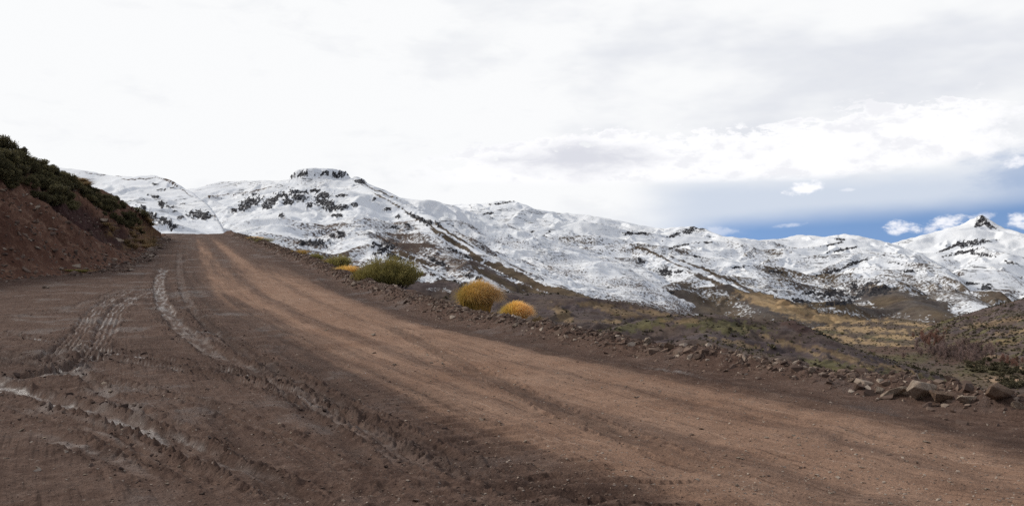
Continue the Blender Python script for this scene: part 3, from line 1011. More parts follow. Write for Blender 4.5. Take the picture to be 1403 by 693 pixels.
def b_fn(x, y, z, px, py, dm):
    n = len(x)
    pw_ = py + 3.2 * perlin(px * 0.035, py * 0.02, 711) + 1.4 * perlin(px * 0.13, py * 0.1, 712)
    rock = blobs(px, py, [(735, 331, 16, 3.5, -0.75), (722, 322, 10, 3, -0.6), (690, 278, 18, 1.6, -0.15), (672, 292, 9, 1.5, -.2), (742, 362, 14, 3.5, -0.15),
                          (775, 372, 8, 4), (812, 376, 12, 3), (848, 381, 12, 3.5), (800, 384, 9, 3), (912, 373, 16, 5, 0.05), (878, 358, 7, 4), (930, 372, 10, 3),
                          (918, 402, 10, 3, -.4), (860, 320, 7, 3), (880, 320, 14, 1.7), (945, 316, 14, 4, -0.35), (925, 322, 16, 3.5, -.35), (960, 314, 7, 2),
                          (935, 336, 22, 1.8, -0.25), (965, 332, 10, 1.5), (1155, 342, 22, 2, -.2), (1140, 335, 18, 1.5, -.2), (1150, 328, 9, 1.5, 0.2),
                          (1172, 360, 26, 2.4, -0.3), (1140, 372, 26, 2.2, -.3), (1195, 388, 14, 4, -.3), (1205, 398, 22, 7, -0.12), (1180, 402, 16, 5, -.5), (1170, 392, 6, 7),
                          (1140, 402, 26, 5, -.1), (1150, 415, 26, 4, -.05), (1100, 413, 20, 3, .2), (1110, 400, 12, 2.5, -.3), (1245, 372, 13, 1.5), (1235, 362, 12, 1.2, .2),
                          (1060, 372, 14, 1.6, .1), (1010, 366, 12, 1.6), (950, 350, 14, 1.4, .2), (815, 347, 14, 1.6, .1), (700, 318, 14, 1.5, -.2), (640, 300, 12, 1.2, -.1),
                          (758, 345, 8, 2), (655, 330, 10, 2, .5)], 0.8, 0.2, lo=0.3, hi=1.6)
    auto = 0.36 * sstep(fbm(x / 170, y / 170, 4, 471, 0.6), 0.25, 0.95)
    rock = np.maximum(rock * 0.92, auto)
    # thin snow low down, thick high up; the lower edge climbs towards the left
    edge = np.interp(px, [560, 660, 760, 820, 880, 960, 1020, 1060, 1100, 1160, 1220, 1290, 1340], [398, 396, 398, 404, 414, 427, 432, 418, 424, 432, 428, 430, 432])
    low = (edge - py)
    snow = 0.33 + 0.0066 * low + 0.26 * fbm(x / 420, y / 420, 5, 473)
    snow = np.clip(snow, -0.4, 1.0)
    brown = blobs(px, py, [(1230, 412, 55, 16, 0.25), (1262, 420, 45, 14, .2), (880, 402, 60, 10, 0.15), (960, 420, 40, 10, 0.2)], 0.4)
    snow = snow - 0.38 * brown
    crest = blobs(px, pw_, [(1005, 400, 60, 3.5, 0.47), (985, 378, 60, 2.0, 0.42), (905, 352, 50, 1.6, .42), (1050, 420, 30, 8, .4)], 0.4)
    snow = snow - 0.5 * crest
    gold = blobs(px, py, [(1050, 412, 34, 9, 0.25), (1085, 424, 34, 7, 0.15), (1130, 436, 50, 6, 0.05), (1020, 402, 14, 3, .4)], 0.5)
    snow = snow - 1.2 * gold
    soil = full(np.array([0.125, 0.108, 0.100]), n)
    soil = mixc(soil, full(TANG * 0.72, n), np.clip(0.5 + fbm(x / 300, y / 300, 3, 475), 0, 1))
    soil = mixc(soil, full(GOLD, n), gold)
    soil = mixc(soil, full(BROWN * 0.75, n), sstep(py, 425, 445) * (1 - gold) * 0.6)
    return dict(snow=snow, rock=rock), dict(soil=soil), 7 * rock * fbm(x / 30, y / 30, 3, 476)


build_layer('mountain', B_R, 330, 1430, 2700, 7600, 1100, 420, land_material('range snow', 12.0), b_fn, spur=(420, 1100, 44, 0.62), rough=4, rs=220, seed=330, power=0.9)

# --- the flat-topped butte and its slopes
C_R = [dict(pts=[(200, 262, 4900), (240, 263, 4700), (268, 259, 4500), (300, 250, 4400), (340, 248.5, 4300), (380, 248.5, 4150), (398, 246, 4050), (440, 243.5, 3950),
                 (480, 245, 3900), (500, 251, 3900), (530, 263, 4000), (555, 275, 4100)], slope=0.52, left=0.3, r=60, gs=260),
       dict(pts=[(484, 246, 3900), (500, 256, 3600), (530, 272, 3250), (560, 287, 2950), (585, 297, 2800), (605, 313, 2600), (630, 330, 2420), (655, 346, 2280), (690, 364, 2150),
                 (740, 384, 2020), (790, 402, 1900), (860, 420, 1780), (930, 440, 1700), (1000, 470, 1640)], slope=0.42, left=0.95, r=25, gs=140),
       dict(pts=[(318, 288, 3500), (345, 272, 3350), (375, 265, 3250), (412, 262, 3200), (455, 263, 3150), (490, 267, 3150), (530, 284, 3050)], slope=0.52, r=50, gs=160),
       dict(pts=[(412, 262, 3200), (392, 285, 2800), (370, 310, 2350), (350, 338, 1900), (350, 360, 1600)], slope=0.36, r=60, gs=160),
       dict(pts=[(470, 265, 3150), (480, 292, 2700), (492, 320, 2250), (505, 338, 1950), (540, 360, 1700), (580, 384, 1520)], slope=0.52, r=45, gs=140),
       dict(pts=[(300, 250, 4400), (315, 275, 3900), (335, 300, 3300), (325, 315, 2800)], slope=0.33, r=60, gs=200),
       dict(pts=[(585, 297, 2800), (590, 322, 2400), (610, 350, 2050), (640, 375, 1800), (690, 398, 1600)], slope=0.40, left=0.7, r=30, gs=140)]
mesa = at(439, 240, 3960)


def c_extra(x, y, z):
    # radial and lateral offsets from the butte's centre
    a = math.atan2(mesa[0], mesa[1])
    lx = (x - mesa[0]) * math.cos(a) - (y - mesa[1]) * math.sin(a)
    ly = (x - mesa[0]) * math.sin(a) + (y - mesa[1]) * math.cos(a)
    q = np.sqrt((lx / 128) ** 2 + (ly / 120) ** 2) + 0.10 * perlin(x / 40, y / 40, 480)
    cap = 1 - sstep(q, 0.78, 1.12)
    top = mesa[2] + 21 - 8 * np.abs(lx / 128) ** 2.2 + 2 * perlin(x / 18, y / 18, 481)
    z = z + cap * np.maximum(top - z, 0)
    k = at(492, 247, 3900)
    q2 = np.hypot((x - k[0]) / 34, (y - k[1]) / 40)
    return z + 13 * (1 - sstep(q2 + 0.2 * perlin(x / 14, y / 14, 482), 0.4, 1.1))


C_ROCK = [(418, 239, 20, 4.5), (400, 242, 6, 3), (462, 239, 20, 4.5), (440, 238, 40, 2.5), (493, 249, 9, 3.2),
          (345, 276, 15, 6, -0.15), (335, 284, 12, 5, -.3), (322, 289, 7, 4), (372, 276, 10, 6, -.2), (366, 283, 9, 4), (387, 268, 10, 4), (395, 277, 9, 5), (410, 271, 11, 6), (408, 264, 14, 3),
          (442, 270, 12, 6, -.2), (445, 278, 14, 6), (455, 285, 13, 5), (430, 262, 8, 2.5), (470, 284, 10, 4), (462, 296, 8, 3), (485, 281, 6, 3), (424, 282, 5, 4), (386, 296, 4, 4), (468, 268, 8, 2), (350, 266, 7, 2),
          (434, 334, 15, 5.5), (415, 334, 6, 4), (468, 322, 7, 4), (455, 324, 5, 3), (525, 343, 15, 5, -0.45), (520, 336, 14, 2.5, -.3), (540, 352, 12, 4, .3),
          (531, 288, 6, 3), (545, 297, 4, 3), (512, 274, 5, 2), (566, 296, 10, 3, .4), (578, 302, 9, 3, .5), (587, 306, 5, 4), (600, 308, 5, 3, .5), (538, 312, 5, 2), (513, 333, 4, 2), (560, 310, 6, 2, .4),
          (600, 360, 14, 3, .5), (625, 345, 10, 2, .4), (640, 352, 8, 2, .4), (640, 378, 7, 4), (655, 383, 5, 3)]


def c_fn(x, y, z, px, py, dm):
    n = len(x)
    pw_ = py + 3.2 * perlin(px * 0.035, py * 0.02, 711) + 1.4 * perlin(px * 0.13, py * 0.1, 712)
    rock = blobs(px, py, C_ROCK, 0.75, 0.22, lo=0.55, hi=1.45) * 0.95
    rock = np.maximum(rock, 0.28 * sstep(fbm(x / 90, y / 90, 4, 491, 0.6), 0.35, 0.95) * sstep(py, 255, 275))
    edge = np.interp(px, [180, 430, 520, 600, 680, 760, 820, 880], [460, 440, 415, 404, 405, 408, 415, 424])
    snow = 0.97 - 0.30 * sstep(py, 275, 345) + 0.24 * fbm(x / 260, y / 260, 5, 493) - 0.35 * sstep(py, edge - 26, edge + 6)
    # wind-scoured spur crest running down to the right, and bare stripes below it
    crest = blobs(px, pw_, [(575, 301, 85, 1.3, 0.60), (640, 343, 50, 2.6, 0.60), (710, 378, 60, 5.0, 0.44), (780, 404, 50, 5.5, 0.33), (620, 322, 30, 1.5, .62), (690, 388, 45, 3.5, 0.55), (745, 403, 40, 3, .35),
                               (520, 262, 30, 1.2, .5), (560, 352, 30, 2, .35), (700, 392, 26, 2.2, .45)], 0.35)
    thin = blobs(px, py, [(600, 350, 50, 26, 0.5), (560, 340, 44, 18, .4)], 0.4)
    tracks = blobs(px, pw_, [(300, 252, 30, 0.8, -0.12), (350, 262, 70, 0.9, -0.13), (300, 268, 26, 0.7, .05)], 0.25)
    snow = snow - 0.75 * crest - 0.22 * thin - 0.6 * tracks
    soil = full(BROWN * 1.05, n)
    soil = mixc(soil, full(TANG * 0.72, n), np.clip(crest * 1.2, 0, 1))
    return dict(snow=snow, rock=rock), dict(soil=soil), 6 * rock * (0.4 + fbm(x / 22, y / 22, 3, 495))


build_layer('mountain', C_R, 130, 1080, 950, 5200, 860, 480, land_material('butte snow', 6.5), c_fn, spur=(240, 560, 20, 0.6), rough=2.5, rs=120, seed=350, extra=c_extra, fade=(60, 220))

# --- the snowy shoulder behind the cut
D_R = [dict(pts=[(-150, 215, 2700), (0, 224, 2500), (60, 228, 2400), (110, 233, 2300), (150, 240.5, 2250), (185, 243, 2200), (212, 240.5, 2150), (238, 250, 2050), (264, 266, 1900),
                 (286, 283, 1750), (298, 300, 1600), (306, 316, 1450), (316, 345, 1300), (322, 370, 1200)], slope=0.42, r=30, gs=140),
       dict(pts=[(185, 243, 2200), (195, 270, 1850), (215, 295, 1550), (240, 312, 1350)], slope=0.40, r=40, gs=120)]
D_ROCK = [(272, 295, 15, 6.5), (282, 298, 9, 4), (262, 292, 6, 3), (248, 299, 5, 3), (222, 280, 5, 4), (232, 284, 7, 2), (212, 270, 9, 2, .2), (222, 261, 8, 1.6), (214, 253, 5, 1.6), (236, 258, 4, 1),
          (205, 296, 14, 7, .45), (226, 304, 10, 5, .3), (196, 288, 8, 5, .3), (236, 312, 6, 4), (250, 280, 4, 1.5), (240, 290, 4, 1.2)]


def d_fn(x, y, z, px, py, dm):
    n = len(x)
    pw_ = py + 3.2 * perlin(px * 0.035, py * 0.02, 711) + 1.4 * perlin(px * 0.13, py * 0.1, 712)
    rock = blobs(px, py, D_ROCK, 0.75, 0.25, lo=0.55, hi=1.45) * 0.95
    snow = 0.95 + 0.16 * fbm(x / 160, y / 160, 4, 503) - 0.12 * sstep(py, 280, 320)
    line = blobs(px, pw_, [(190, 243.5, 26, 0.9, -0.08), (228, 247, 16, 0.8, .4), (140, 239, 30, 0.7, .15), (252, 262, 24, 1.0, .55)], 0.2)
    spur = blobs(px, py, [(292, 295, 22, 3, 1.4)], 0.3)
    return dict(snow=snow - 0.75 * line - 0.3 * spur, rock=rock), dict(soil=full(BROWN, n)), 4 * rock * (0.4 + fbm(x / 14, y / 14, 3, 505))


build_layer('mountain', D_R, -220, 480, 800, 3000, 520, 320, land_material('shoulder snow', 4.5), d_fn, spur=(150, 330, 11, 0.6), rough=1.5, rs=80, seed=370, fade=(60, 120))

# --- brown foothills in front of the snow
F1_R = [dict(pts=[(440, 385, 1700), (500, 366, 1620), (545, 356, 1520), (575, 367, 1450), (605, 382, 1400), (640, 395, 1350), (690, 402, 1300), (760, 404, 1250), (830, 411, 1200), (890, 422, 1150), (950, 438, 1080), (1000, 458, 1000)],
              slope=0.24, r=40, gs=120, g=0.3),
        dict(pts=[(760, 404, 1250), (790, 425, 1080), (800, 445, 930)], slope=0.28, r=40, gs=110),
        dict(pts=[(660, 398, 1330), (690, 420, 1120), (700, 440, 950)], slope=0.28, r=40, gs=110)]


def f1_fn(x, y, z, px, py, dm):
    n = len(x)
    snow = blobs(px, py, [(560, 362, 30, 5, .45), (588, 382, 22, 5, -0.1), (575, 372, 20, 3, -.2), (596, 396, 14, 3, -.1), (612, 398, 10, 3)], 0.5) * 0.75 - 0.15
    gold = blobs(px, py, [(820, 418, 30, 4, .1), (850, 428, 26, 5, .2), (895, 428, 26, 3.5, .15), (770, 430, 14, 10, 0.5), (840, 440, 20, 3)], 0.6)
    grn = blobs(px, py, [(880, 446, 26, 6, -.1), (850, 455, 20, 6, -.3)], 0.6)
    soil = mixc(full(PURPLE * 0.82, n), full(BROWN * 0.95, n), np.clip(0.5 + fbm(x / 90, y / 90, 3, 511), 0, 1))
    soil = mixc(soil, full(GOLD * 0.62, n), gold * 0.75)
    soil = mixc(soil, full(OLIVE, n), grn * 0.8)
    return dict(snow=snow, rock=np.zeros(n)), dict(soil=soil), np.zeros(n)


build_layer('hill', F1_R, 390, 1120, 520, 2000, 560, 320, land_material('foothill scrub', 2.4), f1_fn, spur=(140, 300, 10, 0.6), rough=2.5, rs=60, seed=390, k=10, fade=(60, 100))

F2_R = [dict(pts=[(700, 490, 640), (780, 470, 700), (830, 452, 750), (870, 441, 800), (920, 434.5, 850), (980, 432, 860), (1040, 438, 850), (1072, 442, 850), (1086, 438, 850), (1112, 452, 850),
                  (1150, 471, 860), (1200, 489, 870), (1280, 514, 890), (1360, 543, 900), (1420, 570, 910), (1500, 600, 920)], slope=0.30, r=8, gs=70, g=0.2),
        dict(pts=[(980, 432, 860), (965, 455, 740), (955, 478, 640)], slope=0.28, r=15, gs=70, g=0.2),
        dict(pts=[(1112, 452, 850), (1125, 480, 740), (1140, 510, 640)], slope=0.30, r=15, gs=70, g=0.2)]


def f2_fn(x, y, z, px, py, dm):
    n = len(x)
    grn = blobs(px, py, [(1000, 448, 42, 9, .05), (960, 442, 30, 6), (880, 446, 36, 7, -.2), (1180, 512, 60, 9, .25), (1260, 520, 50, 7, .2), (1130, 500, 30, 6, .2), (1240, 540, 40, 5, .2)], 0.8)
    gold = blobs(px, py, [(1090, 475, 40, 3.5, .35), (1160, 490, 40, 4, .35), (1200, 520, 40, 3, .2), (940, 440, 26, 3), (1010, 470, 30, 3, .2), (1120, 515, 30, 3, .1), (1230, 505, 30, 3, .3)], 0.9)
    soil = mixc(full(PURPLE * 0.85, n), full(BROWN, n), np.clip(0.5 + fbm(x / 60, y / 60, 3, 521), 0, 1))
    soil = mixc(soil, full(OLIVE, n), grn * 0.85)
    soil = mixc(soil, full(GOLD * 0.7, n), gold * 0.7)
    cone = blobs(px, py, [(1095, 447, 26, 8, .3)], 0.4)
    soil = mixc(soil, full(np.array([0.085, 0.052, 0.045]), n), cone * 0.8)
    return dict(snow=np.full(n, -0.5), rock=np.zeros(n)), dict(soil=soil), np.zeros(n)


build_layer('hill', F2_R, 680, 1560, 420, 1250, 760, 320, land_material('hill scrub', 1.7), f2_fn, spur=(90, 190, 6, 0.6), rough=1.5, rs=40, seed=410, k=8)

G_R = [dict(pts=[(1240, 452, 4300), (1262, 447, 4200), (1290, 441, 4100), (1330, 429, 3900), (1370, 418, 3700), (1403, 410, 3550), (1480, 392, 3300), (1600, 365, 3000), (1800, 335, 2800)],
            slope=0.40, r=30, gs=120, g=0.25)]


def g_fn(x, y, z, px, py, dm):
    n = len(x)
    grn = sstep(fbm(x / 130, y / 45, 3, 531), 0.0, 0.5) * sstep(py, 422, 440)
    gold = blobs(px, py, [(1370, 440, 40, 3, -.15), (1340, 446, 30, 2.5, -.1), (1390, 455, 30, 3, -.1), (1380, 468, 30, 3)], 0.8)
    soil = mixc(full(PURPLE * 1.0, n), full(BROWN * 1.2, n), np.clip(0.5 + fbm(x / 120, y / 120, 3, 532), 0, 1))
    soil = mixc(soil, full(OLIVE * 1.15, n), grn * 0.8)
    soil = mixc(soil, full(GOLD * 0.8, n), gold * 0.6)
    return dict(snow=np.full(n, -0.5), rock=np.zeros(n)), dict(soil=soil), np.zeros(n)


build_layer('hill', G_R, 1120, 1900, 1400, 4900, 420, 340, land_material('right hill scrub', 4.0), g_fn, spur=(170, 420, 14, 0.6), rough=3, rs=80, seed=430, k=10)


# --- valley floor, one sheet out to the horizon
def valley_z(x, y):
    r = np.hypot(x, y)
    return -203 + 3.5 * fbm(x / 350, y / 350, 3, 541) + 0.004 * np.maximum(r - 1500, 0)


def build_valley():
    az = np.concatenate([np.radians(np.linspace(-180, -32, 60)), np.arctan((np.linspace(-20, 1500, 620) - CX) / F), np.radians(np.linspace(34, 180, 60))])
    r = np.concatenate([np.geomspace(20, 1000, 40), np.geomspace(1010, 5200, 300), np.geomspace(5400, 40000, 30)])
    x = (r[:, None] * np.sin(az)[None, :]).ravel()
    y = (r[:, None] * np.cos(az)[None, :]).ravel()
    z = valley_z(x, y)
    px, py = project(x, y, z)
    n = len(x)
    ok = y > 10
    px, py = np.where(ok, px, -9e3), np.where(ok, py, -9e3)
    gold = blobs(px, py, [(1150, 437, 60, 5, .05), (1110, 447, 40, 4, .05), (1190, 452, 50, 4, .06), (1240, 462, 36, 3, .05), (1150, 462, 40, 3, .1), (1200, 470, 34, 3, .06), (1280, 452, 30, 3),
                             (1255, 445, 30, 2.5, .1)], 0.8)
    field = blobs(px, py, [(1360, 488, 16, 2.6, 0.0), (1385, 522, 36, 5, 0.1), (1395, 505, 20, 2), (1305, 470, 22, 2.4), (1330, 463, 12, 1.6), (1320, 480, 16, 1.8), (1340, 500, 12, 2)], 0.35)
    grn = blobs(px, py, [(1220, 462, 40, 4), (1120, 455, 30, 4), (1300, 455, 40, 4), (1350, 505, 40, 8), (1250, 490, 40, 6)], 0.8)
    rust = blobs(px, py, [(1290, 466, 22, 5), (1310, 490, 40, 9), (1370, 497, 30, 5), (1230, 480, 40, 6)], 0.7)
    soil = mixc(full(BROWN, n), full(TANG * 0.75, n), np.clip(0.5 + fbm(x / 220, y / 220, 3, 551), 0, 1))
    soil = mixc(soil, full(OLIVE * 0.9, n), grn * 0.7)
    soil = mixc(soil, full(np.array([0.12, 0.07, 0.055]), n), rust * 0.75)
    soil = mixc(soil, full(GOLD * 1.05, n), gold * 0.9)
    soil = mixc(soil, full(np.array([0.42, 0.29, 0.19]), n), field * 0.95)
    Q = grid_faces(len(r), len(az))
    LAYER['valley_floor'] = [(np.stack([x, y, z], 1), px, py)]
    mesh_from('valley_floor', np.stack([x, y, z], 1), Q, land_material('valley meadow', 5.0), dict(snow=np.full(n, -0.6), rock=np.zeros(n)), dict(soil=soil), kind='structure')


build_valley()

# ------------------------------------------------------------------ things: rocks
import bmesh


def ground_hit(px, py, t0=3.0, t1=110.0, fn=None):
    dx, dy, dz = ray(px, py)
    t = np.geomspace(t0, t1, 2600)
    h = (fn or gz)(dx * t, dy * t)
    gap = CZ + dz * t - h
    i = np.argmax(gap < 0) if (gap < 0).any() else np.argmin(gap)
    return np.array([dx * t[i], dy * t[i], h[i]])


def rock_material(name, a, b_, dust):
    m, t, b = material(name)
    p = t.new('ShaderNodeTexCoord').outputs['Object']
    rnd = t.new('ShaderNodeObjectInfo').outputs['Random']
    pr = t.new('ShaderNodeVectorMath', operation='ADD')
    t.plug(pr.inputs[0], p)
    t.plug(pr.inputs[1], t.xyz(t.mul(rnd, 50), t.mul(rnd, 31), 0.0))
    q = pr.outputs[0]
    n1 = t.noise(q, 2.2, 5, 0.6)
    n2 = t.noise(q, 11.0, 5, 0.7)
    col = t.mix(t.m('FRACT', t.mul(rnd, 7.31)), a, b_)
    col = t.mix(t.ss(n1, 0.35, 0.7), col, t.mix(1.0, col, (0.55, 0.5, 0.47), 'MULTIPLY'))
    col = t.mix(t.ss(n2, 0.55, 0.75), col, t.mix(1.0, col, (1.35, 1.3, 1.25), 'MULTIPLY'))
    col = t.mix(t.ss(t.noise(q, 1.1, 4, 0.6), 0.5, 0.68), col, dust)
    t.plug(b.inputs['Base Color'], col)
    t.plug(b.inputs['Normal'], t.bump(t.add(n1, t.mul(n2, 0.6)), 0.6, 0.12))
    return m


M_ROCK = rock_material('bank rock', (0.125, 0.084, 0.066), (0.285, 0.21, 0.16), (0.095, 0.063, 0.051))
M_PALE = rock_material('pale boulder', (0.36, 0.285, 0.22), (0.42, 0.335, 0.26), (0.28, 0.21, 0.16))
M_BROWNROCK = rock_material('brown boulder', (0.19, 0.125, 0.085), (0.215, 0.145, 0.10), (0.12, 0.08, 0.06))


def hull_mesh(name, n, seed, mat, squash=(1, 1, 1), bev=0.06, pts=None):
    """an angular stone of about unit half-size: the hull of random points, its edges worn"""
    r = np.random.default_rng(seed)
    if pts is None:
        pts = r.normal(size=(n, 3))
        pts /= np.linalg.norm(pts, axis=1)[:, None]
        pts = np.sign(pts) * np.abs(pts) ** 0.8
        pts *= r.uniform(0.78, 1.08, (n, 1))
        pts *= np.array(squash)
    bm = bmesh.new()
    for p in pts:
        bm.verts.new(p)
    res = bmesh.ops.convex_hull(bm, input=bm.verts)
    junk = list({e for e in res['geom_interior'] + res['geom_unused'] if isinstance(e, bmesh.types.BMVert)})
    bmesh.ops.delete(bm, geom=junk, context='VERTS')
    bmesh.ops.dissolve_limit(bm, angle_limit=math.radians(14), verts=bm.verts, edges=bm.edges)
    if bev:
        bmesh.ops.bevel(bm, geom=bm.edges[:], offset=bev, segments=2, affect='EDGES', profile=0.6, clamp_overlap=True)
    bmesh.ops.triangulate(bm, faces=bm.faces[:])
    me = bpy.data.meshes.new(name)
    bm.to_mesh(me)
    bm.free()
    if mat:
        me.materials.append(mat)
    return me


STONE = [hull_mesh('rock', 11 + i % 5, 40 + i, M_ROCK, (1, 0.75 + 0.04 * i, 0.55 + 0.04 * (i % 6))) for i in range(10)]
_tri = []
for i in range(8):
    me = hull_mesh('chip', 9, 90 + i, None, (1, 0.8, 0.55 + 0.05 * (i % 4)), 0)
    v = np.array([p.co[:] for p in me.vertices])
    f = np.array([p.vertices[:] for p in me.polygons])
    _tri.append((v, f))
    bpy.data.meshes.remove(me)


def put(me, name, loc, size, rot=None, label=None, cat=None, group=None):
    o = bpy.data.objects.new(name, me)
    COL.objects.link(o)
    o.location = loc
    o.rotation_euler = rot if rot is not None else (random.uniform(-0.35, 0.35), random.uniform(-0.35, 0.35), random.uniform(0, 6.28))
    o.scale = size if isinstance(size, (tuple, list)) else (size, size, size)
    if label:
        tag(o, label, cat, group)
    return o


def chips(name, P, S, mat, tone=None, flat=0.0):
    """many small stones in one mesh (uncountable rubble and gravel)"""
    Vs, Fs, Ts, off = [], [], [], 0
    r = np.random.default_rng(11)
    which = r.integers(0, len(_tri), len(P))
    for w, (v, f) in enumerate(_tri):
        idx = np.where(which == w)[0]
        if not len(idx):
            continue
        a = r.uniform(0, 6.28, len(idx))
        tl = r.uniform(-0.5, 0.5, len(idx)) * (1 - flat)
        c, s_ = np.cos(a)[:, None], np.sin(a)[:, None]
        ct, st = np.cos(tl)[:, None], np.sin(tl)[:, None]
        X, Y, Z = v[None, :, 0], v[None, :, 1], v[None, :, 2] * (1 - 0.4 * flat)
        X2, Z2 = X * ct - Z * st, X * st + Z * ct
        out = np.stack([X2 * c - Y * s_, X2 * s_ + Y * c, Z2 + 0 * c], -1) * S[idx][:, None, None] + P[idx][:, None, :]
        Vs.append(out.reshape(-1, 3))
        Fs.append((f[None] + (np.arange(len(idx)) * len(v))[:, None, None] + off).reshape(-1, 3))
        tn = r.uniform(0, 1, len(idx)) if tone is None else tone[idx]
        Ts.append(np.repeat(tn, len(v)))
        off += len(idx) * len(v)
    return mesh_from(name, np.vstack(Vs), np.vstack(Fs), mat, dict(tone=np.concatenate(Ts)), smooth=False, kind='stuff')


def chip_material(name, dark, mid, pale):
    m, t, b = material(name)
    p = t.new('ShaderNodeTexCoord').outputs['Object']
    tn = t.attr('tone')
    col = t.mix(t.ss(tn, 0.0, 0.7), dark, mid)
    col = t.mix(t.ss(tn, 0.72, 1.0), col, pale)
    n = t.noise(p, 24.0, 4, 0.65)
    b.inputs['Specular IOR Level'].default_value = 0.1
    v = t.add(t.mul(n, 0.8), 0.6)
    t.plug(b.inputs['Base Color'], t.mix(1.0, col, t.xyz(v, v, v), 'MULTIPLY'))
    return m


M_CHIP = chip_material('gravel', (0.10, 0.068, 0.055), (0.185, 0.130, 0.100), (0.38, 0.31, 0.25))
M_CLOD = chip_material('mud clods', (0.050, 0.033, 0.027), (0.085, 0.058, 0.048), (0.12, 0.085, 0.07))

# samples along the rubble bank, spaced evenly in the picture's depth
_Rl = R
_Rseg = np.hypot(*np.diff(_Rl, axis=0).T)
_Rs = np.concatenate([[0], np.cumsum(_Rseg)])


def along_bank(s, off):
    x = np.interp(s, _Rs, _Rl[:, 0])
    y = np.interp(s, _Rs, _Rl[:, 1])
    x2, y2 = np.interp(s + 0.2, _Rs, _Rl[:, 0]), np.interp(s + 0.2, _Rs, _Rl[:, 1])
    L_ = np.hypot(x2 - x, y2 - y) + 1e-9
    return x + (y2 - y) / L_ * off, y - (x2 - x) / L_ * off


S_NEAR = 58.0      # arc length at which the bank enters the picture, found from the extended start
_ang = np.degrees(np.arctan2(_Rl[:, 0], np.maximum(_Rl[:, 1], 1e-3)))
S_IN = _Rs[np.argmax((_ang < 36) & (_Rl[:, 1] > 2))]
S_END = _Rs[np.argmax(_Rl[:, 1] > 98)]


def build_bank_rocks():
    r = np.random.default_rng(5)
    n = 250
    q = r.uniform(0, 1, n) ** 1.55
    s = S_IN + q * 46
    off = np.clip(r.normal(0.60, 0.2, n), 0.15, 1.2)
    x, y = along_bank(s, off)
    z = gz(x, y)
    k = 0
    for i in range(n):
        size = 0.038 * math.exp(r.normal(0, 0.42))
        size = min(max(size, 0.025), 0.10) * (1 + 0.5 * q[i])
        o = put(STONE[i % 10], 'rock', (x[i], y[i], z[i] - size * 0.02), size,
                label='brown angular rock in the rubble bank along the outer road edge', cat='rock', group='rocks of the rubble bank')
    # finer rubble
    n = 22000
    q = r.uniform(0, 1, n) ** 1.35
    s = S_IN - 4 + q * (S_END - S_IN)
    off = np.clip(r.normal(0.60, 0.25, n) + 0.35 * r.normal(0, 1, n) * (r.uniform(0, 1, n) < 0.15), -0.3, 1.5)
    x, y = along_bank(s, off)
    z = gz(x, y)
    S = 0.023 * np.exp(r.normal(0, 0.55, n)) * (1 + 1.3 * q)
    S = np.clip(S, 0.008, 0.12)
    tone = r.uniform(0, 1, n) ** 1.1
    chips('rubble', np.stack([x, y, z - S * 0.05], 1), S, M_CHIP, tone)


build_bank_rocks()


def build_boulders():
    # pale split boulder
    def boulder(px, py, w, h, d, mat, seed, label, rotz, tilt=0.0, sink=0.25, n=13, sq=(1, 0.8, 0.8)):
        p = ground_hit(px, py)
        me = hull_mesh('boulder', n, seed, mat, sq, 0.07)
        D = math.hypot(p[0], p[1])
        k = D / F
        o = put(me, 'boulder', (p[0], p[1], p[2] + h * k * (0.5 - sink)), (w * k * 0.5, d * k * 0.5, h * k * 0.62), (tilt * 0.4, tilt, rotz), label, 'boulder')
        return o
    boulder(1264, 545, 44, 32, 34, M_PALE, 501, 'large pale angular boulder with a sharp split top on the rubble bank', 0.4, 0.15)
    boulder(1289, 549, 34, 18, 26, M_BROWNROCK, 505, 'low brown boulder leaning against the pale split boulder', 0.2, 0.1)
    boulder(1370, 545, 44, 28, 32, M_BROWNROCK, 512, 'big brown flat-topped boulder on the bank, rightmost of the large ones', 0.1, 0.05, 0.2, 15, (1, 0.8, 0.85))
    boulder(1226, 542, 40, 15, 24, M_PALE, 520, 'long pale wedge-shaped slab lying on the bank beside the split boulder', -0.3, -0.25)
    boulder(1204, 537, 18, 15, 14, M_PALE, 524, 'small pale tilted stone at the end of the wedge-shaped slab', 0.8, 0.5)
    boulder(1328, 551, 34, 12, 22, M_PALE, 531, 'low pale slab on the bank between the split boulder and the flat-topped one', 0.2, 0.1)
    boulder(1392, 560, 24, 13, 18, M_PALE, 540, 'pale stone at the foot of the brown flat-topped boulder', 0.5, 0.2)
    boulder(484, 392, 9, 9, 8, M_PALE, 545, 'small pale upright stone beside the large roadside shrub', 0.5, 0.2)
    boulder(888, 470, 20, 12, 14, M_PALE, 548, 'pale brown stone standing out on the middle of the rubble bank', 0.9, 0.2)
    boulder(918, 478, 17, 11, 12, M_BROWNROCK, 549, 'dark brown stone just past the pale one on the rubble bank', 0.3, 0.2)
    boulder(706, 448, 14, 6, 8, M_PALE, 551, 'pale elongated stone lying below the smaller golden tussock', 0.6, -0.5)
    boulder(1112, 511, 16, 10, 12, M_PALE, 553, 'greenish pale stone sitting high on the rubble bank by the valley view', 0.6, 0.2)
    boulder(1178, 526, 16, 11, 12, M_PALE, 556, 'pale pointed stone on the bank crest before the long slab', 1.6, 0.4)


build_boulders()


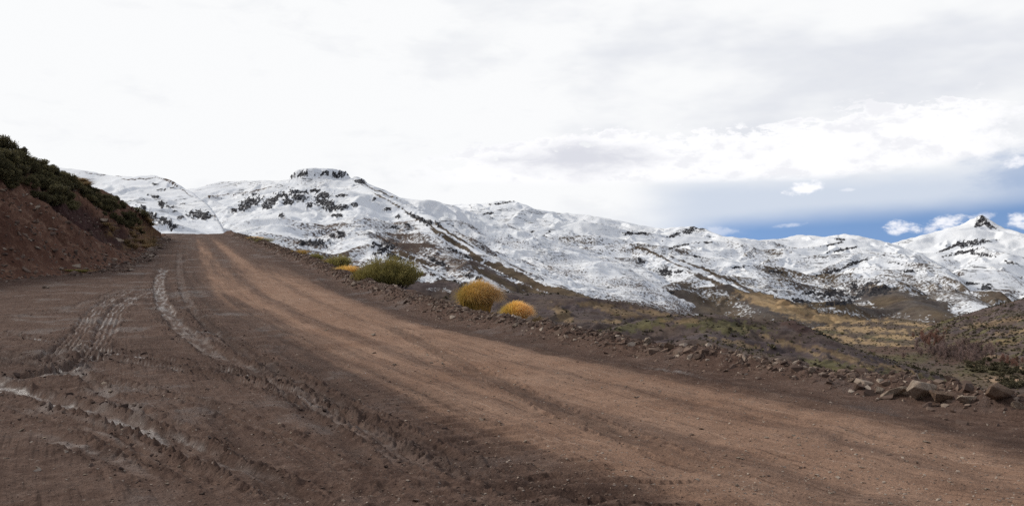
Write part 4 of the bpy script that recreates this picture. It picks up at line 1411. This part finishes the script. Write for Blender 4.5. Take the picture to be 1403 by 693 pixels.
def build_stones():
    r = np.random.default_rng(23)
    flat = [hull_mesh('stone', 12, 600 + i, M_PALE, (1, 0.7, 0.34), 0.08) for i in range(5)]
    pts = [(95, 589), (62, 395), (1013, 628), (168, 589), (52, 640), (142, 525), (152, 537), (590, 497), (512, 484), (1138, 675), (990, 640), (720, 605), (606, 499), (1270, 606),
           (700, 548), (928, 566), (1095, 610), (832, 643), (960, 588), (1180, 640), (1300, 660), (1050, 600), (870, 545), (1220, 690), (400, 520), (10, 628), (30, 590), (245, 640),
           (228, 663), (60, 600), (118, 650), (184, 555), (1350, 670), (1010, 665), (660, 575), (780, 560), (540, 500), (1160, 590), (1255, 640), (905, 610)]
    while len(pts) < 110:
        px, py = r.uniform(380, 1400), r.uniform(430, 690)
        if py > 330 + 0.24 * px * 0.9 and py > 440 + (px - 700) * 0.21:
            pts.append((px, py))
    for i, (px, py) in enumerate(pts):
        p = ground_hit(px, py)
        sz = math.hypot(p[0], p[1]) / F * (r.uniform(3.0, 6.0) if i < 42 else r.uniform(1.6, 3.6))
        onroad = px > 450
        put(flat[i % 5], 'stone', (p[0], p[1], p[2] + sz * 0.12), sz, None,
            'flat pale stone lying loose on the tan road surface' if onroad else 'flat pale stone pressed into the dark muddy turnout beside the road', 'stone',
            'loose stones on the road' if onroad else 'loose stones on the turnout')
    # uncountable gravel over road and turnout
    n = 30000
    a = np.radians(r.uniform(-36, 36, n))
    rr = 1.0 / r.uniform(1 / 60.0, 1 / 4.6, n)
    x, y = rr * np.sin(a), rr * np.cos(a)
    z, k = ground(x, y)
    ok = (k['dR'] < 0.4) & (fbm(x * 0.4, y * 0.4, 2, 601) + r.uniform(-0.5, 0.9, n) > 0) & ((-FOOTD(x, y)) < 0)
    x, y, z, rr = x[ok], y[ok], z[ok], rr[ok]
    S = 0.0062 * np.exp(r.normal(0, 0.5, len(x))) * (0.6 + rr * 0.055)
    S = np.clip(S, 0.003, 0.04)
    tone = np.clip(0.12 + 0.88 * r.uniform(0, 1, len(x)) + 0.45 * k['tan'][ok], 0, 1)
    chips('gravel', np.stack([x, y, z + S * 0.1], 1), S, M_CHIP, tone, 0.5)
    # clods thrown up beside the wheel tracks
    P, S = [], []
    for (T, w, dep, ribs, ws, rh) in TR[:9] + TR[10:]:
        Ls = np.concatenate([[0], np.cumsum(np.hypot(*np.diff(T, axis=0).T))])
        m = int(Ls[-1] * 26)
        s = r.uniform(0, Ls[-1], m)
        xx, yy = np.interp(s, Ls, T[:, 0]), np.interp(s, Ls, T[:, 1])
        side = np.where(r.uniform(0, 1, m) < 0.5, -1, 1) * (w * 0.5 + np.abs(r.normal(0.07, 0.10, m)))
        i = np.clip(np.searchsorted(Ls, s), 1, len(T) - 1)
        dx, dy = T[i, 0] - T[i - 1, 0], T[i, 1] - T[i - 1, 1]
        LL = np.hypot(dx, dy) + 1e-9
        xx, yy = xx + dy / LL * side, yy - dx / LL * side
        clump = perlin(s * 1.3, s * 0 + len(P), 610) > -0.15
        xx, yy = xx[clump], yy[clump]
        P.append(np.stack([xx, yy, gz(xx, yy)], 1))
        S.append(np.clip(0.018 * np.exp(r.normal(0, 0.55, len(xx))), 0.006, 0.07) * (0.035 + rh * 14))
    chips('mud_clods', np.vstack(P), np.concatenate(S), M_CLOD)


def FOOTD(x, y):
    return polyd(FOOT, np.asarray(x, float), np.asarray(y, float))[1]


build_stones()

hz = lambda x, y: hillside(np.atleast_1d(np.asarray(x, float)), np.atleast_1d(np.asarray(y, float)))[0]


def both(x, y):
    return np.maximum(gz(x, y), hz(x, y))


def build_hillside_rocks():
    r = np.random.default_rng(31)
    flat = [hull_mesh('rock', 12, 700 + i, M_PALE, (1, 0.75, 0.6), 0.07) for i in range(4)]
    named = [(104, 366, 13, 'pale tan rock at the foot of the cut hillside, larger one of a pair'), (118, 369, 9, 'whitish slanting rock at the hillside foot touching the tan one'),
             (84, 369, 8, 'ochre rock lying left of the pale pair at the hillside foot'), (158, 356, 8, 'whitish flat rock at the far end of the hillside foot'),
             (64, 395, 9, 'white flat rock lying out in front of the hillside foot'), (51, 341, 8, 'ochre rock resting halfway up the cut hillside'),
             (3, 262, 8, 'pale rock high on the cut hillside at the shrub edge'), (52, 285, 10, 'pink slab in the cut hillside above the dark gouge'),
             (163, 331, 14, 'pale ledge of rock beside the dark gouge in the hillside'), (143, 306, 12, 'pale brown ledge at the top of the dark gouge')]
    for i, (px, py, w, lb) in enumerate(named):
        p = ground_hit(px, py, 20, 110, both)
        k = math.hypot(p[0], p[1]) / F * w * 0.55
        put(flat[i % 4], 'rock', (p[0], p[1], p[2] + k * 0.15), (k, k * 0.8, k * 0.7), None, lb, 'rock')
    n = 40
    for i in range(n):
        px, py = r.uniform(0, 200), r.uniform(280, 380)
        p = ground_hit(px, py, 20, 110, both)
        df = -FOOTD(p[:1], p[1:2])[0]
        if df < -2 or px > 205:
            continue
        k = math.hypot(p[0], p[1]) / F * r.uniform(1.6, 3.6)
        put(STONE[i % 10], 'rock', (p[0], p[1], p[2] + k * 0.1), k, None, 'reddish brown rock lying on the cut hillside', 'rock', 'rocks on the cut hillside')
    n = 11000
    a = np.radians(r.uniform(-36, -19.5, n))
    rr = r.uniform(28, 100, n)
    x, y = rr * np.sin(a), rr * np.cos(a)
    z, k = hillside(x, y)
    q = k['df']
    ok = (q > -1.0) & (k['dc'] > 0.0) & (r.uniform(0, 1, n) < np.exp(-np.maximum(q, 0) / 7.0) + 0.22)
    x, y, z = x[ok], y[ok], z[ok]
    z = np.maximum(z, gz(x, y))
    S = np.clip(0.065 * np.exp(r.normal(0, 0.6, len(x))), 0.02, 0.28)
    chips('hillside_rubble', np.stack([x, y, z + S * 0.1], 1), S, M_CHIP, r.uniform(0, 1, len(x)) ** 1.2)


build_hillside_rocks()

# ------------------------------------------------------------------ things: plants


def plant_material(name, stops, wood=(0.05, 0.036, 0.028), trans=0.25):
    """leaf colour by tone: stops = three colours; tone below zero is wood"""
    m, t, b = material(name)
    tn = t.attr('tone')
    p = t.new('ShaderNodeTexCoord').outputs['Object']
    rnd = t.new('ShaderNodeObjectInfo').outputs['Random']
    n = t.noise(p, 3.0, 3, 0.6)
    f = t.add(tn, t.mul(t.sub(n, 0.5), 0.5))
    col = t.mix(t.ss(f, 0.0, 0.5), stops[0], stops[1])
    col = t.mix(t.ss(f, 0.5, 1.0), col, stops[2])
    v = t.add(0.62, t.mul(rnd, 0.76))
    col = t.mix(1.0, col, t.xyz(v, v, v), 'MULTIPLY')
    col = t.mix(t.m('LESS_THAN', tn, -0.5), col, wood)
    t.plug(b.inputs['Base Color'], col)
    b.inputs['Roughness'].default_value = 0.75
    tr = t.new('ShaderNodeBsdfTranslucent')
    t.plug(tr.inputs[0], col)
    mx = t.new('ShaderNodeMixShader')
    mx.inputs[0].default_value = trans
    t.t.links.new(b.outputs[0], mx.inputs[1])
    t.t.links.new(tr.outputs[0], mx.inputs[2])
    out = [q for q in t.n if q.type == 'OUTPUT_MATERIAL'][0]
    t.t.links.new(mx.outputs[0], out.inputs[0])
    return m


M_DARKSHRUB = plant_material('dark evergreen leaves', ((0.065, 0.056, 0.030), (0.135, 0.118, 0.056), (0.235, 0.20, 0.09)))
M_OLIVE = plant_material('olive twigs', ((0.24, 0.21, 0.075), (0.42, 0.36, 0.115), (0.58, 0.47, 0.17)))
M_TUSSOCK = plant_material('golden grass', ((0.45, 0.33, 0.08), (0.74, 0.48, 0.14), (0.80, 0.55, 0.27)), trans=0.45)
M_STRAW = plant_material('pale dry grass', ((0.22, 0.15, 0.07), (0.36, 0.25, 0.13), (0.45, 0.33, 0.2)), trans=0.35)
M_BARE = plant_material('bare twigs', ((0.16, 0.11, 0.10), (0.25, 0.175, 0.155), (0.32, 0.23, 0.19)), wood=(0.19, 0.155, 0.145))
M_RUST = plant_material('rusty twigs', ((0.17, 0.085, 0.065), (0.26, 0.135, 0.10), (0.31, 0.19, 0.14)), wood=(0.16, 0.12, 0.105))
M_BUSH = plant_material('valley bush leaves', ((0.060, 0.052, 0.032), (0.105, 0.090, 0.052), (0.16, 0.135, 0.075)))


def quads(C, U, Vv):
    """quads centred on C with half axes U and Vv"""
    n = len(C)
    V = np.stack([C - U - Vv, C + U - Vv, C + U + Vv, C - U + Vv], 1).reshape(-1, 3)
    return V, np.arange(n * 4).reshape(n, 4)


def unit(v):
    return v / (np.linalg.norm(v, axis=-1, keepdims=True) + 1e-9)


def stems_geo(bases, tips, r0, r1, nseg=3, sag=0.1, rr=None):
    """tapered three-sided stems"""
    Vs, Fs, off = [], [], 0
    for a, b in zip(bases, tips):
        ax = unit(b - a)
        u = unit(np.cross(ax, [0.3, 0.9, 0.2]))
        w = np.cross(ax, u)
        ring = []
        for k in range(nseg + 1):
            t = k / nseg
            c = a + (b - a) * t + np.array([0, 0, sag * math.sin(t * math.pi)])
            rad = r0 * (1 - t) + r1 * t
            for j in range(4):
                an = j * math.pi / 2
                ring.append(c + rad * (math.cos(an) * u + math.sin(an) * w))
        Vs.append(np.array(ring))
        for k in range(nseg):
            for j in range(4):
                Fs.append([off + k * 4 + j, off + k * 4 + (j + 1) % 4, off + k * 4 + 4 + (j + 1) % 4, off + k * 4 + 4 + j])
        off += len(ring)
    return np.vstack(Vs), np.array(Fs)


def shrub_geo(seed, w, h, nl, leaf, lobes=9, up=0.4):
    """leaf faces gathered in clumps over an uneven mound, unit base at z=0"""
    r = np.random.default_rng(seed)
    lc = np.stack([r.uniform(-0.55, 0.55, lobes) * w, r.uniform(-0.5, 0.5, lobes) * w, r.uniform(0.25, 0.75, lobes) * h], 1)
    lc[:, 2] *= 1 - 0.5 * (np.hypot(lc[:, 0], lc[:, 1]) / w) ** 2
    lr = r.uniform(0.22, 0.40, lobes) * min(w, h * 1.6)
    which = r.integers(0, lobes, nl)
    d = unit(r.normal(size=(nl, 3)))
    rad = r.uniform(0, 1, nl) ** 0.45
    sub = unit(r.normal(size=(lobes * 14, 3)))
    C = lc[which] + d * (lr[which] * rad)[:, None] * np.array([1, 1, 0.85])
    # pull leaves towards twig ends so that gaps open between clumps
    g = unit(d + 0.35 * sub[(which * 14 + r.integers(0, 14, nl))])
    C = 0.55 * C + 0.45 * (lc[which] + g * (lr[which] * rad)[:, None])
    C[:, 2] = np.maximum(C[:, 2], 0.03)
    ax = unit(d + np.array([0, 0, up]) + 0.7 * r.normal(size=(nl, 3)))
    sd = unit(np.cross(ax, r.normal(size=(nl, 3))))
    ln = leaf * r.uniform(0.6, 1.5, nl)[:, None]
    V, Q = quads(C, sd * ln * 0.32, ax * ln)
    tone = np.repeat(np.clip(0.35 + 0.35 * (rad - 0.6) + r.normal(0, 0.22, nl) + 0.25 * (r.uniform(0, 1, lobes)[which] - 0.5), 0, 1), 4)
    sv, sf = stems_geo(np.stack([r.normal(0, 0.04, lobes) * w, r.normal(0, 0.04, lobes) * w, np.full(lobes, -0.05)], 1), lc, 0.03 * w, 0.008 * w)
    return V, Q, tone, sv, sf


def shrub_mesh(name, seed, w, h, nl, leaf, mat, **kw):
    V, Q, tone, sv, sf = shrub_geo(seed, w, h, nl, leaf, **kw)
    return mesh_from(name, np.vstack([V, sv]), np.vstack([Q, sf + len(V)]), mat, dict(tone=np.concatenate([tone, np.full(len(sv), -1.0)])), smooth=False, link=False)


def build_hillside_shrubs():
    r = np.random.default_rng(77)
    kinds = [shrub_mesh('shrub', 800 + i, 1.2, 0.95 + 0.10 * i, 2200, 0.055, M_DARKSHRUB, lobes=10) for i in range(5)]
    # the two thickets, outlined as they lie on the hillside in the photograph
    zones = [([(-60, 178), (0, 196), (50, 220), (98, 246)], [(-60, 236), (0, 246), (45, 266), (96, 284)], 165, 'leafy dark green shrub in the thicket on the upper cut hillside', 'thicket on the upper hillside'),
             ([(112, 252), (150, 268), (188, 290), (196, 296)], [(112, 262), (150, 296), (188, 318), (196, 318)], 85, 'leafy dark green shrub in the thicket that ends above the road crest', 'thicket near the road crest')]
    for up, lo, n, lb, gp in zones:
        up, lo = np.array(up, float), np.array(lo, float)
        for i in range(n):
            px = r.uniform(up[0, 0], up[-1, 0])
            f = r.uniform(0, 1)
            py = np.interp(px, up[:, 0], up[:, 1]) * (1 - f) + np.interp(px, lo[:, 0], lo[:, 1]) * f
            p = ground_hit(px, py + 4, 30, 112, hz)
            s = r.uniform(0.36, 0.80) * (0.8 if 'crest' in gp else 0.95)
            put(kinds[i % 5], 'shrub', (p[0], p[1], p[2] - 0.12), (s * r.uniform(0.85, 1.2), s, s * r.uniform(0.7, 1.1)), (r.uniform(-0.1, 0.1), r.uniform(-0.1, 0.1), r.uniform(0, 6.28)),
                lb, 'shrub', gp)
    for (px, py, s, lb) in ((8, 192, 0.9, 'thin shrub poking above the hillside skyline at its highest point'), (196, 294, 0.75, 'dark shrub standing alone just beyond the thicket over the road crest'),
                            (206, 308, 0.45, 'small dark shrub low on the ridge behind the cut, nearest the crest')):
        p = ground_hit(px, py, 30, 112, hz)
        put(kinds[2], 'shrub', (p[0], p[1], p[2] - 0.1), s, (0, 0, 1.0), lb, 'shrub')
    # dry yellow tussocks on the cut
    tk = [tussock_mesh('grass_tussock', 900 + i, 260, 0.16, 0.34, 0.5, 0.006, M_STRAW) for i in range(3)]
    spots = [(r.uniform(196, 222), r.uniform(306, 340)) for _ in range(16)] + [(r.uniform(96, 120), r.uniform(244, 258)) for _ in range(14)] + [(r.uniform(178, 200), r.uniform(312, 336)) for _ in range(10)] + \
            [(150, 314), (152, 316), (147, 312), (178, 338), (184, 340), (172, 334)]
    for i, (px, py) in enumerate(spots):
        p = ground_hit(px, py, 30, 112, hz)
        put(tk[i % 3], 'grass_tussock', (p[0], p[1], p[2] - 0.03), r.uniform(0.8, 1.6), (0, 0, r.uniform(0, 6.28)),
            'small dry straw-coloured grass tussock on the cut hillside', 'grass tussock', 'dry tussocks on the cut hillside')
    p = ground_hit(104, 372, 20, 110, both)
    put(tussock_mesh('grass_tussock', 950, 500, 0.35, 0.3, 0.6, 0.008, M_OLIVE), 'grass_tussock', (p[0], p[1], p[2] - 0.03), (1.3, 0.7, 0.7), (0, 0, 0.3),
        'low yellow-green grass clump in front of the pale rock pair', 'grass tussock')


def tussock_mesh(name, seed, n, rb, h, spread, bw, mat, lean=(0, 0), tone_by_x=0.0):
    """a tuft of arching blades"""
    r = np.random.default_rng(seed)
    a = r.uniform(0, 6.28, n)
    q = np.sqrt(r.uniform(0, 1, n))
    base = np.stack([np.cos(a) * q * rb, np.sin(a) * q * rb, np.zeros(n)], 1)
    dirh = np.stack([np.cos(a), np.sin(a)], 1) * (0.25 + q)[:, None] + r.normal(0, 0.35, (n, 2))
    ln = r.uniform(0.65, 1.1, n)
    sp = spread * r.uniform(0.4, 1.15, n) * (0.35 + 0.65 * q)
    hh = h * (0.70 + 0.28 * r.uniform(0, 1, n) ** 0.8) * (1.0 - 0.20 * q ** 3)
    droop = r.uniform(0.2, 0.62, n) * (0.5 + 0.6 * q)
    K = 5
    pts = []
    for k in range(K):
        t = k / (K - 1)
        hx = base[:, :2] + dirh * (sp * t ** 1.5)[:, None] + np.array(lean)[None] * (t ** 1.7) * ln[:, None]
        z = hh * (1.75 * t - (0.75 + droop) * t ** 2) * 0.98
        pts.append(np.concatenate([hx, z[:, None]], 1))
    pts = np.stack(pts, 1)
    side = unit(np.stack([-np.sin(a + r.normal(0, 0.8, n)), np.cos(a + r.normal(0, 0.8, n)), np.zeros(n)], 1))
    wd = bw * np.array([0.8, 1.0, 0.9, 0.65, 0.15])
    Lft = pts - side[:, None, :] * wd[None, :, None]
    Rgt = pts + side[:, None, :] * wd[None, :, None]
    V = np.stack([Lft, Rgt], 2).reshape(-1, 3)
    i0 = np.arange(n)[:, None] * (2 * K) + np.arange(K - 1)[None, :] * 2
    i0 = i0.ravel()
    Q = np.stack([i0, i0 + 1, i0 + 3, i0 + 2], 1)
    tn = np.clip(0.15 + 0.5 * np.linspace(0, 1, K)[None, :] + r.normal(0, 0.16, n)[:, None] + tone_by_x * pts[:, :, 0] / spread, 0, 1)
    tone = np.repeat(tn[:, :, None], 2, 2).ravel()
    return mesh_from(name, V, Q, mat, dict(tone=tone), smooth=False, link=False)


build_hillside_shrubs()


def grid_hit(px, py, off):
    """a point on the rubble bank at the given distance outside the road edge, on this bearing"""
    dx, dy, _ = ray(px, py)
    t = np.linspace(4, 100, 6000)
    _, dR, _, _ = polyd(R, dx * t, dy * t)
    i = np.argmax(dR > off)
    return np.array([dx * t[i], dy * t[i], gz(dx * t[i], dy * t[i])[0]])


def build_roadside_plants():
    def at_scale(p):
        return math.hypot(p[0], p[1]) / F
    # the two golden tussocks
    p = grid_hit(652, 425, 1.25)
    k = at_scale(p)
    base_y = project(p[0], p[1], p[2])[1]
    hpx = base_y - 390
    me = tussock_mesh('grass_tussock', 1001, 11000, 19 * k, hpx * 1.62 * k, 15 * k, 0.0034, M_TUSSOCK, (9 * k, 0), 0.25)
    put(me, 'grass_tussock', (p[0], p[1], p[2] - 0.04), 1.0, (0, 0, 0), 'larger of two golden tussocks on the bank, arching to the right', 'grass tussock')
    p = grid_hit(706, 440, 1.2)
    k = at_scale(p)
    hpx = project(p[0], p[1], p[2])[1] - 417
    me = tussock_mesh('grass_tussock', 1002, 8000, 14 * k, hpx * 1.7 * k, 11 * k, 0.0034, M_TUSSOCK, (5 * k, 0), 0.3)
    put(me, 'grass_tussock', (p[0], p[1], p[2] - 0.04), 1.0, (0, 0, 0), 'smaller of two golden tussocks on the bank, with a paler base', 'grass tussock')
    for px, py, n, rb, h, mat, lb in ((738, 444, 500, 9, 16, M_STRAW, 'thin pale straw grass fading out just past the smaller golden tussock'),
                                      (676, 436, 350, 9, 9, M_STRAW, 'low pinkish dry grass between the two golden tussocks'),
                                      (628, 420, 300, 7, 10, M_TUSSOCK, 'short yellow-green tuft on the near side of the larger golden tussock'),
                                      (475, 376, 600, 12, 12, M_TUSSOCK, 'low yellow grass clump at the foot of the large olive shrub'),
                                      (411, 349, 420, 9, 8, M_TUSSOCK, 'yellow grass clump at the bank top short of the road crest'),
                                      (445, 360, 300, 8, 8, M_STRAW, 'dry grass clump beside the small dark green shrub'),
                                      (362, 335, 420, 12, 6, M_OLIVE, 'low green grass patch on the rim close to the road crest'),
                                      (350, 331, 300, 9, 5, M_TUSSOCK, 'low ochre grass patch on the rim closest to the road crest')):
        p = grid_hit(px, py, 0.95)
        k = at_scale(p)
        me = tussock_mesh('grass_tussock', 1010 + px, n, rb * k, h * k * 1.3, rb * 0.9 * k, 0.007, mat, (3 * k, 0), 0.1)
        put(me, 'grass_tussock', (p[0], p[1], p[2] - 0.03), 1.0, (0, 0, 0), lb, 'grass tussock')

    # olive shrubs: foliage on upright, spreading stems
    def olive(px, py, wpx, hpx, nst, nl, seed, lb, off, mat=M_OLIVE):
        r = np.random.default_rng(seed)
        p = grid_hit(px, py, off)
        k = at_scale(p)
        w, h = wpx * k * 0.5, hpx * k
        root = bpy.data.objects.new('shrub', None)
        COL.objects.link(root)
        root.location = (p[0], p[1], p[2] - 0.05)
        tag(root, lb, 'shrub')
        a = r.uniform(0, 6.28, nst)
        q = np.sqrt(r.uniform(0, 1, nst))
        bx = np.stack([np.cos(a) * q * 0.62 * w, np.sin(a) * q * 0.45 * w, np.zeros(nst)], 1)
        top = np.stack([np.cos(a) * q * w, np.sin(a) * q * 0.75 * w, h * (1.0 - 0.55 * q ** 2.2) * r.uniform(0.72, 1.05, nst)], 1)
        top[:, 0] += 0.10 * w
        sv, sf = stems_geo(bx, top, 0.010, 0.003, 3, 0.05)
        st = mesh_from('stems', sv, sf, mat, dict(tone=np.full(len(sv), -1.0)), smooth=False)
        st.parent = root
        i = r.integers(0, nst, nl)
        t = r.uniform(0.12, 1.04, nl) ** 0.8
        C = bx[i] + (top[i] - bx[i]) * t[:, None] + r.normal(0, 0.055, (nl, 3)) * (0.5 + t)[:, None]
        C[:, 2] += 0.05 * np.sin(t * math.pi)
        C[:, 2] = np.maximum(C[:, 2], 0.02)
        ax = unit(unit(top[i] - bx[i]) + 0.55 * r.normal(size=(nl, 3)) + np.array([0.15, 0, 0.3]))
        sd = unit(np.cross(ax, r.normal(size=(nl, 3))))
        ln = 0.045 * r.uniform(0.6, 1.5, nl)[:, None]
        V, Q = quads(C, sd * 0.0075, ax * ln)
        cl = fbm(C[:, 0] * 2.6, C[:, 2] * 3.2 + C[:, 1], 2, seed)
        tone = np.clip(0.38 + 0.35 * cl + 0.22 * (t - 0.5) + r.normal(0, 0.16, nl), 0, 1)
        fo = mesh_from('foliage', V, Q, mat, dict(tone=np.repeat(tone, 4)), smooth=False)
        fo.parent = root
        return root
    olive(528, 392, 100, 44, 170, 16000, 1101, 'large olive green twiggy shrub spreading over the roadside bank', 1.5)
    olive(463, 366, 38, 20, 60, 5000, 1102, 'small green shrub on the bank beyond the large olive one', 1.3)
    olive(433, 356, 22, 9, 30, 2200, 1103, 'lowest green shrub on the bank, farthest towards the road crest', 1.2)


build_roadside_plants()

# ------------------------------------------------------------------ valley trees and bushes


def bare_tree_mesh(seed, h, w, mat, ntw=520):
    r = np.random.default_rng(seed)
    nb = 16
    z0 = r.uniform(0.12, 0.7, nb) * h
    b0 = np.stack([np.zeros(nb), np.zeros(nb), z0], 1)
    a = r.uniform(0, 6.28, nb)
    out = w * (0.35 + 0.65 * r.uniform(0, 1, nb)) * (1 - 0.5 * z0 / h)
    b1 = b0 + np.stack([np.cos(a) * out, np.sin(a) * out, h * r.uniform(0.18, 0.36, nb)], 1)
    b1[:, 2] = np.minimum(b1[:, 2], h)
    sv1, sf1 = stems_geo(np.array([[0, 0, -0.3]]), np.array([[0.02 * h, 0, h]]), 0.028 * h, 0.006 * h, 4, 0)
    sv2, sf2 = stems_geo(b0, b1, 0.010 * h, 0.003 * h, 2, 0)
    i = r.integers(0, nb, ntw)
    t = r.uniform(0.2, 1.05, ntw)
    C = b0[i] + (b1[i] - b0[i]) * t[:, None] + r.normal(0, 0.055 * h, (ntw, 3))
    ax = unit(unit(b1[i] - b0[i]) + 0.6 * r.normal(size=(ntw, 3)) + np.array([0, 0, 0.8]))
    sd = unit(np.cross(ax, r.normal(size=(ntw, 3))))
    V, Q = quads(C, sd * 0.0065 * h, ax * 0.05 * h * r.uniform(0.5, 1.3, ntw)[:, None])
    tone = np.repeat(np.clip(r.normal(0.45, 0.25, ntw), 0, 1), 4)
    VV = np.vstack([V, sv1, sv2])
    QQ = np.vstack([Q, sf1 + len(V), sf2 + len(V) + len(sv1)])
    return mesh_from('bare_tree', VV, QQ, mat, dict(tone=np.concatenate([tone, np.full(len(sv1) + len(sv2), -1.0)])), smooth=False, link=False)


def valley_hit(px, py):
    dx, dy, dz = ray(px, py)
    t = np.geomspace(700, 9000, 3000)
    gap = CZ + dz * t - valley_z(dx * t, dy * t)
    i = np.argmax(gap < 0)
    return np.array([dx * t[i], dy * t[i], CZ + dz * t[i]])


def build_valley_trees():
    r = np.random.default_rng(91)
    grey = [bare_tree_mesh(1200 + i, 1.0, 0.26 + 0.05 * i, M_BARE) for i in range(3)]
    rust = [bare_tree_mesh(1210 + i, 1.0, 0.40, M_RUST, 700) for i in range(2)]
    bush = [shrub_mesh('bush', 1220 + i, 1.0, 1.0, 420, 0.12, M_BUSH, lobes=7) for i in range(3)]
    for cx, cy, sx, sy, n, kind, hpx, lb, gp in (
            (1313, 486, 26, 6, 80, grey, 12, 'bare grey-brown tree in the grove on the valley floor', 'bare grove on the valley floor'),
            (1282, 482, 16, 4, 30, grey, 9, 'bare grey-brown tree in the grove on the valley floor', 'bare grove on the valley floor'),
            (1288, 466, 14, 4, 46, rust, 9, 'rust-brown leafless tree in the reddish clump below the right hill', 'reddish tree clump in the valley'),
            (1322, 463, 12, 2, 14, grey, 6, 'tiny bare tree in the row beside the pale valley field', 'tree row by the pale field'),
            (1384, 498, 14, 3, 16, rust, 8, 'brown leafless tree beside the valley fields at the foot of the right hill', 'brown trees at the right hill foot')):
        for i in range(n):
            p = valley_hit(cx + r.normal() * sx, min(max(cy + r.normal() * sy, 452), 530))
            h = math.hypot(p[0], p[1]) / F * hpx * r.uniform(0.7, 1.25)
            put(kind[i % len(kind)], 'bare_tree', tuple(p - np.array([0, 0, 0.3])), h, (0, 0, r.uniform(0, 6.28)), lb, 'tree', gp)
    for cx, cy, sx, sy, n, hpx, lb, gp in ((1372, 508, 24, 4, 34, 6, 'dark olive bush in the row along the valley fields', 'bush row along the valley fields'),
                                           (1335, 499, 8, 3, 10, 6, 'dark green bush below the bare grove', 'bushes below the grove'),
                                           (1385, 528, 16, 4, 14, 7, 'olive bush by the nearest tan field', 'bushes by the nearest field')):
        for i in range(n):
            p = valley_hit(cx + r.normal() * sx, min(cy + r.normal() * sy, 545))
            h = math.hypot(p[0], p[1]) / F * hpx * r.uniform(0.6, 1.2)
            put(bush[i % 3], 'bush', tuple(p - np.array([0, 0, 0.2])), (h * 1.2, h * 1.2, h), (0, 0, r.uniform(0, 6.28)), lb, 'bush', gp)


build_valley_trees()


def build_scrub():
    r = np.random.default_rng(101)
    m = plant_material('hill scrub leaves', ((0.050, 0.042, 0.030), (0.095, 0.080, 0.050), (0.17, 0.145, 0.070)))
    Vs, Qs, Ts, off = [], [], [], 0
    for li, n, sz, cond in ((('valley_floor', 0), 9000, 1.7, lambda px, py: (px > 1000) & (px < 1430) & (py > 428) & (py < 560)), (('hill', 1), 9000, 0.85, lambda px, py: (px > 760) & (px < 1420) & (py < 575)), (('hill', 0), 4200, 1.1, lambda px, py: (px > 560) & (px < 1060)),
                            (('hill', 2), 6000, 2.2, lambda px, py: (px > 1250) & (px < 1430) & (py < 520))):
        V, px, py = LAYER[li[0]][li[1]]
        ok = np.where(cond(px, py) & (V[:, 2] > BASE + 5))[0]
        i = r.choice(ok, n)
        P = V[i] + r.normal(0, 1.2, (n, 3)) * np.array([1, 1, 0])
        w = fbm(P[:, 0] / 60, P[:, 1] / 60, 3, 1301) + r.uniform(-0.6, 0.6, n) > -0.1
        P = P[w]
        n = len(P)
        S = sz * np.exp(r.normal(0, 0.4, n))
        k = 12
        d = unit(r.normal(size=(n, k, 3)))
        d[:, :, 2] = np.abs(d[:, :, 2]) * 0.8
        C = (P[:, None, :] + d * S[:, None, None] * r.uniform(0.4, 1, (n, k, 1))).reshape(-1, 3)
        ax = unit(r.normal(size=(n * k, 3)))
        sd = unit(np.cross(ax, r.normal(size=(n * k, 3))))
        SS = np.repeat(S, k)[:, None]
        v, q = quads(C, sd * SS * 0.30, ax * SS * 0.42)
        Vs.append(v)
        Qs.append(q + off)
        off += len(v)
        Ts.append(np.repeat(np.clip(np.repeat(r.normal(0.4, 0.3, n), k) + r.normal(0, 0.12, n * k), 0, 1), 4))
    mesh_from('scrub', np.vstack(Vs), np.vstack(Qs), m, dict(tone=np.concatenate(Ts)), smooth=False, kind='stuff')


build_scrub()
